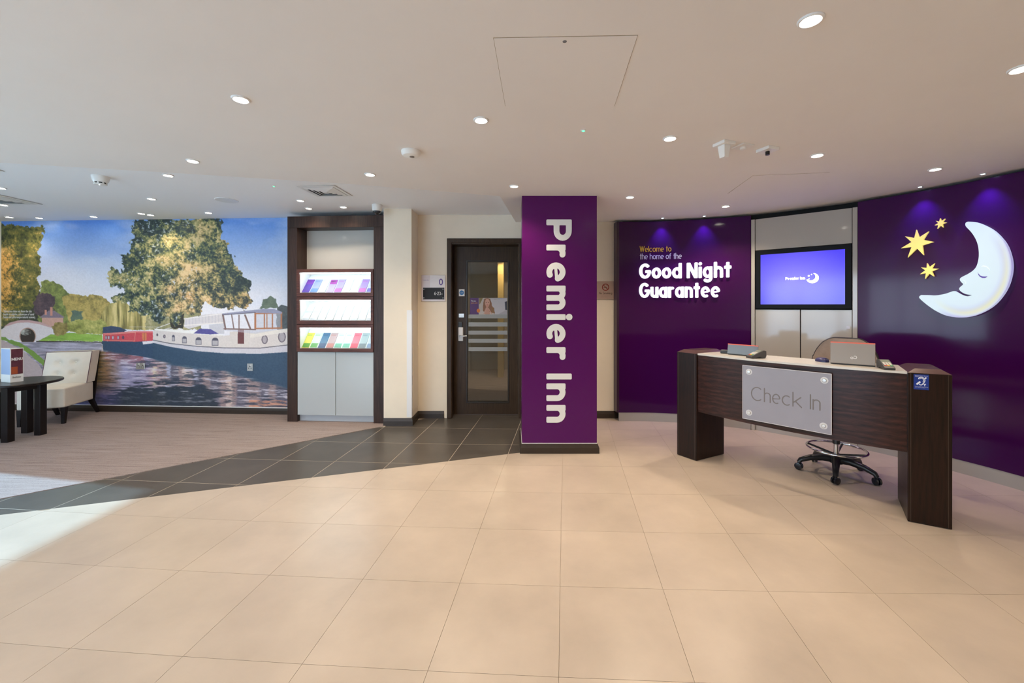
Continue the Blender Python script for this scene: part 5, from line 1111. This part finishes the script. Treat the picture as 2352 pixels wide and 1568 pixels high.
# ================================================================ ARMCHAIR AND TABLE
M_legw = M_tablew
FR = Vector((-5.373, 4.965)); uu = Vector((-.393, -.158)); vvv = Vector((-.125, .500))
CM = lambda u, v, z: (FR.x+uu.x*u+vvv.x*v, FR.y+uu.y*u+vvv.y*v, z)
ch = thing('slipper_armchair', 'low cream armless chair with a buttoned back by the canal mural', 'chair', CM(.5, .5, 0))
MB().slab(lambda u, v, d: CM(u, v*.92, d+.012*(1-(2*u-1)**2)*(1 if d > .3 else 0)*math.sin(PI*v)), 8, 8, .198, .432).build('seat', M_cushion, ch, bevel=.016, seg=3)
def bfn(u, v, d):                                  # back cushion: u across, v up, d front to back
    puff = .018*(1-(2*u-1)**4)*(1-(2*v-1)**4); dim = 0
    for bu in (.33, .68):
        for bv in (.32, .66): dim += .030*math.exp(-((u-bu)**2*1.0+(v-bv)**2*.8)/.006)
    f = (puff-dim) if d < .5 else 0
    return CM(-.02+1.04*u, .66+.155*v*1.15-f/.5*1.0+.17*d*1.6, .436+.395*v)
bkc = MB().slab(bfn, 40, 32, 0, 1).build('back_cushion', M_cushion, ch, smooth=60)
for bu in (.33, .68):
    for bv in (.32, .66):
        c_ = Vector(bfn(bu, bv, 0)); MB().lathe([(0, -.008), (.009, -.004), (.011, .002)], 12, tuple(c_), lambda x, y, z: (c_.x+(x-c_.x), c_.y+(z-c_.z), c_.z+(y-c_.y))).build('button', M_cushion, bkc, smooth=60)
pth = [bfn(0, v/8, 0) for v in range(9)]+[bfn(u/8, 1, 0) for u in range(1, 9)]+[bfn(1, v/8, 0) for v in range(7, -1, -1)]
MB().tube(pth, .0035, 8).build('piping', M_piping, bkc, smooth=60)
MB().slab(lambda u, v, d: CM(-.005+1.01*u, .655+.155*1.15*v+.285+.03*d, .20+.62*v), 1, 4, 0, 1).build('back_frame', M_legw, ch, smooth=40)
for u_, v_, du, dv in ((.045, .06, .0, -.02), (.955, .06, .0, -.02), (.05, .90, -.02, .22), (.95, .90, .02, .22)):
    s = MB(); tp_ = [CM(u_+a_, v_+b_, .20) for a_, b_ in ((-.055,-.05),(.055,-.05),(.055,.05),(-.055,.05))]; bt = [CM(u_+du+a_*.65, v_+dv+b_*.65, .0045) for a_, b_ in ((-.055,-.05),(.055,-.05),(.055,.05),(-.055,.05))]
    s.hexa(bt, tp_); s.build('leg', M_legw, ch, bevel=.003)
tcx, tcy = -5.318, 4.443; tz = .612
tb = thing('round_table', 'round black-brown wooden table in front of the armchair', 'table', (tcx, tcy, 0))
MB().lathe([(0, tz-.028), (.335, tz-.028), (.345, tz-.020), (.345, tz-.006), (.339, tz), (0, tz)], 56, (tcx, tcy, 0)).build('tabletop', M_tablew, tb, smooth=35)
for x, y in ((18, 1014.5), (93, 998), (63, 993)):
    g = fl(x, y, .004); MB().box(g.x-.034, g.x+.034, g.y-.034, g.y+.034, .0045, tz-.028).build('leg', M_tablew, tb, bevel=.003)
g1, g2, g3 = fl(18,1014.5,.004), fl(63,993,.004), fl(93,998,.004); g4 = g1+(g2-g3); MB().box(g4.x-.034, g4.x+.034, g4.y-.034, g4.y+.034, .0045, tz-.028).build('leg', M_tablew, tb, bevel=.003)
rail = MB(); gs = [g1, g3, g2, g4]
for i in range(4):
    a_, b_ = gs[i].xy, gs[(i+1) % 4].xy; t_ = (b_-a_).normalized(); n_ = Vector((-t_.y, t_.x)); L_ = (b_-a_).length
    rail.box(.03, L_-.03, -.012, .012, tz-.095, tz-.028, M=lambda x, y, z: (a_.x+t_.x*x+n_.x*y, a_.y+t_.y*x+n_.y*y, z))
rail.build('apron_rail', M_tablew, tb)
# triangular menu stand
c0 = fl(23.5, 879, tz+.001).xy; c1 = c0+Vector((.055, .172)).normalized()*0+Vector((at(53, 870, 4.52)-at(23.5, 879, 4.35)).xy)*1.0
c1 = Vector((at(54, 0, c0.y+.10).x, c0.y+.10)); c2 = Vector((at(2.5, 0, c0.y+.05).x, c0.y+.05))
mn = thing('menu_stand', 'upright triangular menu stand on the round table', 'menu', (*((c0+c1+c2)/3), tz))
mz1 = tz+.36
def mpanel(P, Q, name, img_m, strip):
    t_ = (Q-P).normalized(); n_ = Vector((t_.y, -t_.x)); L_ = (Q-P).length; Mx = lambda u, z, d: (P.x+t_.x*u+n_.x*d, P.y+t_.y*u+n_.y*d, z)
    pn = MB().box(0, L_, tz+.001, mz1, -.003, 0, M=Mx).build(name, M_white, mn); MB().box(.006, L_-.005, tz+.085, mz1-.008, .0001, .001, M=Mx).build('printed_picture', img_m, pn); return pn, Mx, L_
pn, Mx, L_ = mpanel(c0, c1, 'menu_panel', mat('maroon_print', (.115, .030, .045), .3, noise=.25, nscale=30), True)
write('MENU', .20, .7, .14, .3, L_*.84, .030, lambda u, v, d: Mx(L_*.09+u, mz1-.13+v, d), .0012, .0018, pn, M_lettw, joined=True, name='menu_lettering')
MB().box(.008, L_*.55, tz+.09, tz+.165, .0011, .0016, M=Mx).build('orange_block', mat('orange_print', (.42, .085, .025), .4), pn)
fonttext('Beefeater', .03, lambda x, y, d: Mx(L_*.16+x, tz+.045+y, .0006+d), pn, mat('grey_ink', (.08, .08, .09), .5), 'foot_lettering', width=L_*.66)
mpanel(c2, c0, 'side_panel', mat('pale_blue_print', (.30, .42, .66), .3), False); mpanel(c1, c2, 'rear_panel', mat('pale_blue_print', (0,0,0)), False)
MB().prism([tuple(c0), tuple(c1), tuple(c2)], tz+.0008, tz+.004).build('stand_foot', M_white, mn)

# ================================================================ CEILING FITTINGS
DLR = .043
def downlight(P, label, power=1.0, mat_=M_lamp, r=DLR):
    t = thing('downlight', label, 'ceiling light', tuple(P), 'recessed ceiling downlights'); x, y, z = P
    MB().lathe([(r, 0), (r, -.004), (r*.93, -.0075), (r*.82, -.008), (r*.70, -.002), (r*.66, -.0015)], 26, (x, y, z)).build('trim_ring', M_white2, t, smooth=35)
    MB().lathe([(0, -.006), (r*.45, -.0055), (r*.66, -.0025), (r*.66, -.0005)], 22, (x, y, z)).build('lamp_lens', mat_, t, smooth=60)
    if power:
        l = bpy.data.lights.new('downlight_lamp', 'SPOT'); l.energy = LAMP_W*power; l.color = LAMP_C; l.spot_size = math.radians(128); l.spot_blend = .75; l.shadow_soft_size = .03
        o = bpy.data.objects.new('downlight_lamp', l); COL.objects.link(o); o.location = (0, 0, -.02); o.parent = t
    return t
for (x, y), lab in {
    (1862, 45): 'largest downlight, in the lower ceiling nearest the camera', (2345, 157): 'downlight cut by the picture edge above the moon wall', (553, 227): 'downlight alone in the wide ceiling over the carpet edge',
    (1105, 275): 'downlight just in front of the ceiling access panel with the key lock', (1539, 317): 'downlight beside the trio of ceiling sensors, nearer the column', (1877, 356): 'downlight beyond the trio of ceiling sensors, nearer the moon wall',
    (443, 369): 'downlight just on the near side of the ceiling step, over the carpet', (850, 400): 'downlight near the ceiling step, nearest the round ceiling detector', (1181, 427): 'downlight in the lower ceiling just before the column top',
    (1447, 452): 'downlight in the lower ceiling just right of the column', (1667, 473): 'downlight in front of the lit welcome lettering', (2148, 388): 'downlight above the moon, just off the purple wall'}.items():
    downlight(cl(x, y), lab, 2.0 if (x, y) in ((1447, 452), (1667, 473)) else 1.0)
l = bpy.data.lights.new('door_lamp', 'SPOT'); l.energy = LAMP_W*1.7; l.color = LAMP_C; l.spot_size = math.radians(128); l.spot_blend = .75; l.shadow_soft_size = .03
o = bpy.data.objects.new('door_lamp', l); COL.objects.link(o); o.location = (-.62, 4.02, ZH-.02)
for (x, y), lab, pw in (((386, 402), 'downlight tucked behind the ceiling step near the white smoke detector', 1), ((348, 456), 'downlight over the middle of the carpet on the raised ceiling', 1.1), ((690, 460), 'downlight beside the square air grille', .8),
    ((709, 478), 'brightest downlight over the top of the leaflet cabinet', .3), ((789, 475), 'downlight over the leaflet cabinet next to the camera dome', .3), ((90, 500), 'downlight over the far left of the mural, the right one of its pair', 0),
    ((22, 498), 'downlight over the far left corner of the mural, the left one of its pair', .3), ((8, 470), 'downlight at the picture edge in front of the pair over the mural', 0), ((1, 431), 'half-hidden downlight at the left picture edge by the ceiling vent', .6),
    ((215, 497), 'unlit-looking downlight over the armchair close to the mural', 0), ((325, 490), 'left one of two touching downlights over the mural sky', 0), ((346, 493), 'right one of two touching downlights over the mural sky', .4), ((479, 488), 'downlight in front of the great oak of the mural', 0)):
    downlight(cl(x, y, ZH), lab, pw)
for x, y, d_, lab in ((1528, 494, .075, 'tiny blue-white spotlight over the word Good'), (1620.5, 490, .075, 'tiny blue-white spotlight over the word Night'), (2109, 427, .085, 'tiny blue-white spotlight over the gold stars'), (2253, 398, .085, 'tiny blue-white spotlight over the moon')):
    g = cl(x, y); th = math.atan2(g.x-AC.x, g.y-AC.y); g = arcpt(th, ZC, d_); t = thing('wall_washer', lab, 'spotlight', tuple(g), 'blue spotlights along the purple wall')
    MB().lathe([(.020, 0), (.020, -.004), (.013, -.006), (.012, -.002)], 18, tuple(g)).build('trim_ring', M_white2, t, smooth=35); MB().lathe([(0, -.007), (.010, -.005), (.012, -.001)], 16, tuple(g)).build('lamp_lens', M_led, t, smooth=60)
    l = bpy.data.lights.new('washer_lamp', 'SPOT'); l.energy = 17; l.color = (.20, .08, 1.0); l.spot_size = math.radians(76); l.spot_blend = 1.0; l.shadow_soft_size = .012
    o = bpy.data.objects.new('washer_lamp', l); COL.objects.link(o); o.location = (0, 0, -.015); o.parent = t
    aim = arcpt(th, 1.80, .02)-g; o.rotation_euler = aim.to_track_quat('-Z', 'Y').to_euler()
# assumed downlights, added out of view to brighten the foreground
for x, y in ((-3.4, .4), (-1.2, .3), (1.2, .3), (3.0, .4), (-3.4, -1.5), (-1.0, -1.5), (1.2, -1.5), (3.0, -1.5), (-5.6, 1.0)):
    l = bpy.data.lights.new('added_fill_lamp', 'SPOT'); l.energy = LAMP_W; l.color = LAMP_C; l.spot_size = math.radians(128); l.spot_blend = .75; l.shadow_soft_size = .03
    o = bpy.data.objects.new('added_fill_lamp', l); COL.objects.link(o); o.location = (x, y, ZC-.02)
# detectors, camera dome, sensors, indicators
g = cl(944, 347); t = thing('ceiling_detector', 'round white ceiling detector with a dark lens near the middle', 'detector', tuple(g)); x, y, z = g
MB().lathe([(.064, 0), (.066, -.006), (.064, -.022), (.054, -.034), (.030, -.040), (0, -.041)], 32, (x, y, z)).build('body', M_white, t, smooth=35); MB().lathe([(.017, -.0385), (.016, -.0425), (0, -.044)], 18, (x+.008, y-.004, z)).build('sensor_lens', mat('sensor_grey', (.16, .14, .13), .3), t, smooth=50)
g = cl(231, 405, ZH); t = thing('smoke_detector', 'white slotted smoke detector on the raised ceiling over the carpet', 'detector', tuple(g)); x, y, z = g
MB().lathe([(.062, 0), (.062, -.012), (.054, -.045), (.046, -.055)], 28, (x, y, z)).build('base', M_white, t, smooth=35); MB().lathe([(.040, -.055), (.040, -.068)], 24, (x, y, z)).build('slot_band', M_dark, t)
s = MB()
for k in range(8):
    a = PI/8+PI/4*k; s.box(-.005, .005, .036, .046, -.070, -.053, M=lambda px_, py_, pz_: (x+px_*math.cos(a)-py_*math.sin(a), y+px_*math.sin(a)+py_*math.cos(a), z+pz_))
s.build('slot_ribs', M_white, t); MB().lathe([(.046, -.067), (.044, -.076), (.012, -.080), (0, -.080)], 28, (x, y, z)).build('cap', M_white, t, smooth=35); MB().lathe([(.005, -.079), (.004, -.083), (0, -.084)], 10, (x+.01, y-.02, z)).build('indicator', M_glow, t)
g = cl(866, 470, ZH); t = thing('camera_dome', 'white security camera dome over the leaflet cabinet corner', 'camera', tuple(g)); x, y, z = g
MB().lathe([(.054, 0), (.058, -.012), (.054, -.055), (.048, -.072), (.044, -.074)], 28, (x, y, z)).build('housing', M_white, t, smooth=35); MB().lathe([(.044, -.072), (.042, -.088), (.030, -.104), (.012, -.112), (0, -.113)], 24, (x, y, z)).build('dark_dome', mat('smoked_dome', (.02, .022, .028), .08), t, smooth=60)
def plate(x, y, label, name, cat, kind):
    g = cl(x, y); t = thing(name, label, cat, tuple(g), 'sensors in a row on the ceiling'); gx, gy, gz = g; ang = math.radians(20); R = lambda a, b, c: (gx+a*math.cos(ang)-b*math.sin(ang), gy+a*math.sin(ang)+b*math.cos(ang), gz+c)
    hh = .010 if kind == 1 else .020
    MB().box(-.048, .048, -.048, .048, -hh, 0, M=R).build('mounting_box', M_white, t, bevel=.002)
    if kind == 0: MB().hexa([R(-.018,-.020,-.098), R(.018,-.020,-.098), R(.018,.020,-.098), R(-.018,.020,-.098)], [R(-.026,-.028,-hh), R(.026,-.028,-hh), R(.026,.028,-hh), R(-.026,.028,-hh)]).build('sensor_horn', M_white, t, bevel=.002)
    if kind == 1: MB().lathe([(.018, -hh), (.018, -hh-.008), (.015, -hh-.013), (0, -hh-.016)], 20, (0,0,0), R).build('push_knob', M_white, t, smooth=40)
    if kind == 2: MB().lathe([(.013, -hh), (.013, -hh-.024), (0, -hh-.025)], 16, (0,0,0), R).build('black_probe', M_black, t, smooth=40)
plate(1663, 328, 'white ceiling box with a drooping wedge, first of the trio from the column', 'movement_sensor', 'sensor', 0)
plate(1706, 335, 'flat white ceiling plate with a round knob, middle of the trio', 'ceiling_switch', 'sensor', 1)
plate(1763, 341, 'white ceiling box with a black probe, last of the trio towards the moon wall', 'temperature_sensor', 'sensor', 2)
M_green = mat('green_led', (.1, .5, .2), .4, emit=(.05, .85, .30), estr=2.2)
for (x, y), zz, lab in (((1340, 299), ZC, 'green-lit emergency lamp indicator in front of the column'), ((629, 427), ZH, 'small green indicator by the square air grille on the raised ceiling')):
    g = cl(x, y, zz); t = thing('emergency_indicator', lab, 'indicator', tuple(g)); MB().lathe([(.017, 0), (.017, -.003), (.012, -.006), (.010, -.003)], 18, tuple(g)).build('trim_ring', M_white2, t, smooth=35); MB().lathe([(0, -.008), (.007, -.006), (.010, -.001)], 14, tuple(g)).build('green_lens', M_green, t, smooth=60)
def grille(c, w_, ang, label, name='air_grille'):
    t = thing(name, label, 'air vent', (*c, ZH)); ca, sa = math.cos(ang), math.sin(ang); R = lambda x, y, z: (c.x+x*ca-y*sa, c.y+x*sa+y*ca, ZH+z)
    h = w_/2; MB().box(-h*.9, h*.9, -h*.9, h*.9, -.0015, -.0005, M=R).build('dark_throat', M_dark, t)
    for k in range(5):
        o_ = h*(1-.19*k); i_ = o_-h*(.16 if k == 0 else .150); zo = -.004-(.003 if k else 0); zi = -.016 if k else -.006
        for q_ in range(4):
            Rq = lambda x, y, z, q_=q_: R(*((x, y), (-y, x), (-x, -y), (y, -x))[q_], z)
            MB().hexa([Rq(-o_, -o_, zo-.003), Rq(o_, -o_, zo-.003), Rq(i_, -i_, zi-.003), Rq(-i_, -i_, zi-.003)], [Rq(-o_, -o_, zo), Rq(o_, -o_, zo), Rq(i_, -i_, zi), Rq(-i_, -i_, zi)]).build('vane', M_white2, t)
    MB().box(-h*.12, h*.12, -h*.12, h*.12, -.020, -.014, M=R).build('centre_plate', M_white2, t)
gc = [cl(x, y, ZH).xy for x, y in ((674.5, 427.5), (768.5, 425.5), (813, 447.5), (733, 450.5))]; c = sum(gc, Vector((0,0)))/4; v_ = gc[1]-gc[0]
grille(c, (v_.length+(gc[2]-gc[1]).length)/2, math.atan2(v_.y, v_.x), 'square white air grille beyond the ceiling step near the leaflet cabinet')
c = Vector((-4.58, 3.26)); grille(c, .52, .05, 'square air grille at the left picture edge beyond the ceiling step')
c = Vector((-5.55, 4.42)); grille(c, .50, .05, 'farther air grille at the left edge over the round table')
g = cl(521, 459.5, ZH); t = thing('ceiling_speaker', 'flat round ceiling speaker on the raised ceiling over the carpet', 'speaker', tuple(g)); MB().lathe([(.112, 0), (.112, -.003), (.106, -.006), (.100, -.005)], 40, tuple(g)).build('rim', M_white2, t, smooth=35); MB().lathe([(0, -.0045), (.100, -.0045), (.100, -.001)], 40, tuple(g)).build('mesh_cover', M_ceil, t, smooth=35)
# corridor lamp
g = Vector((-.05, 7.9, 2.395)); t = thing('corridor_light', 'small warm light seen through the glass door', 'ceiling light', tuple(g)); MB().lathe([(.05, 0), (.05, -.006), (.035, -.01)], 20, tuple(g)).build('trim_ring', M_white2, t, smooth=35); MB().lathe([(0, -.014), (.03, -.011), (.035, -.008)], 16, tuple(g)).build('lamp_lens', M_lamp, t, smooth=50)
l = bpy.data.lights.new('corridor_lamp', 'SPOT'); l.energy = 26; l.color = LAMP_C; l.spot_size = math.radians(150); l.shadow_soft_size = .04; o = bpy.data.objects.new('corridor_lamp', l); COL.objects.link(o); o.location = (0, 0, -.03); o.parent = t
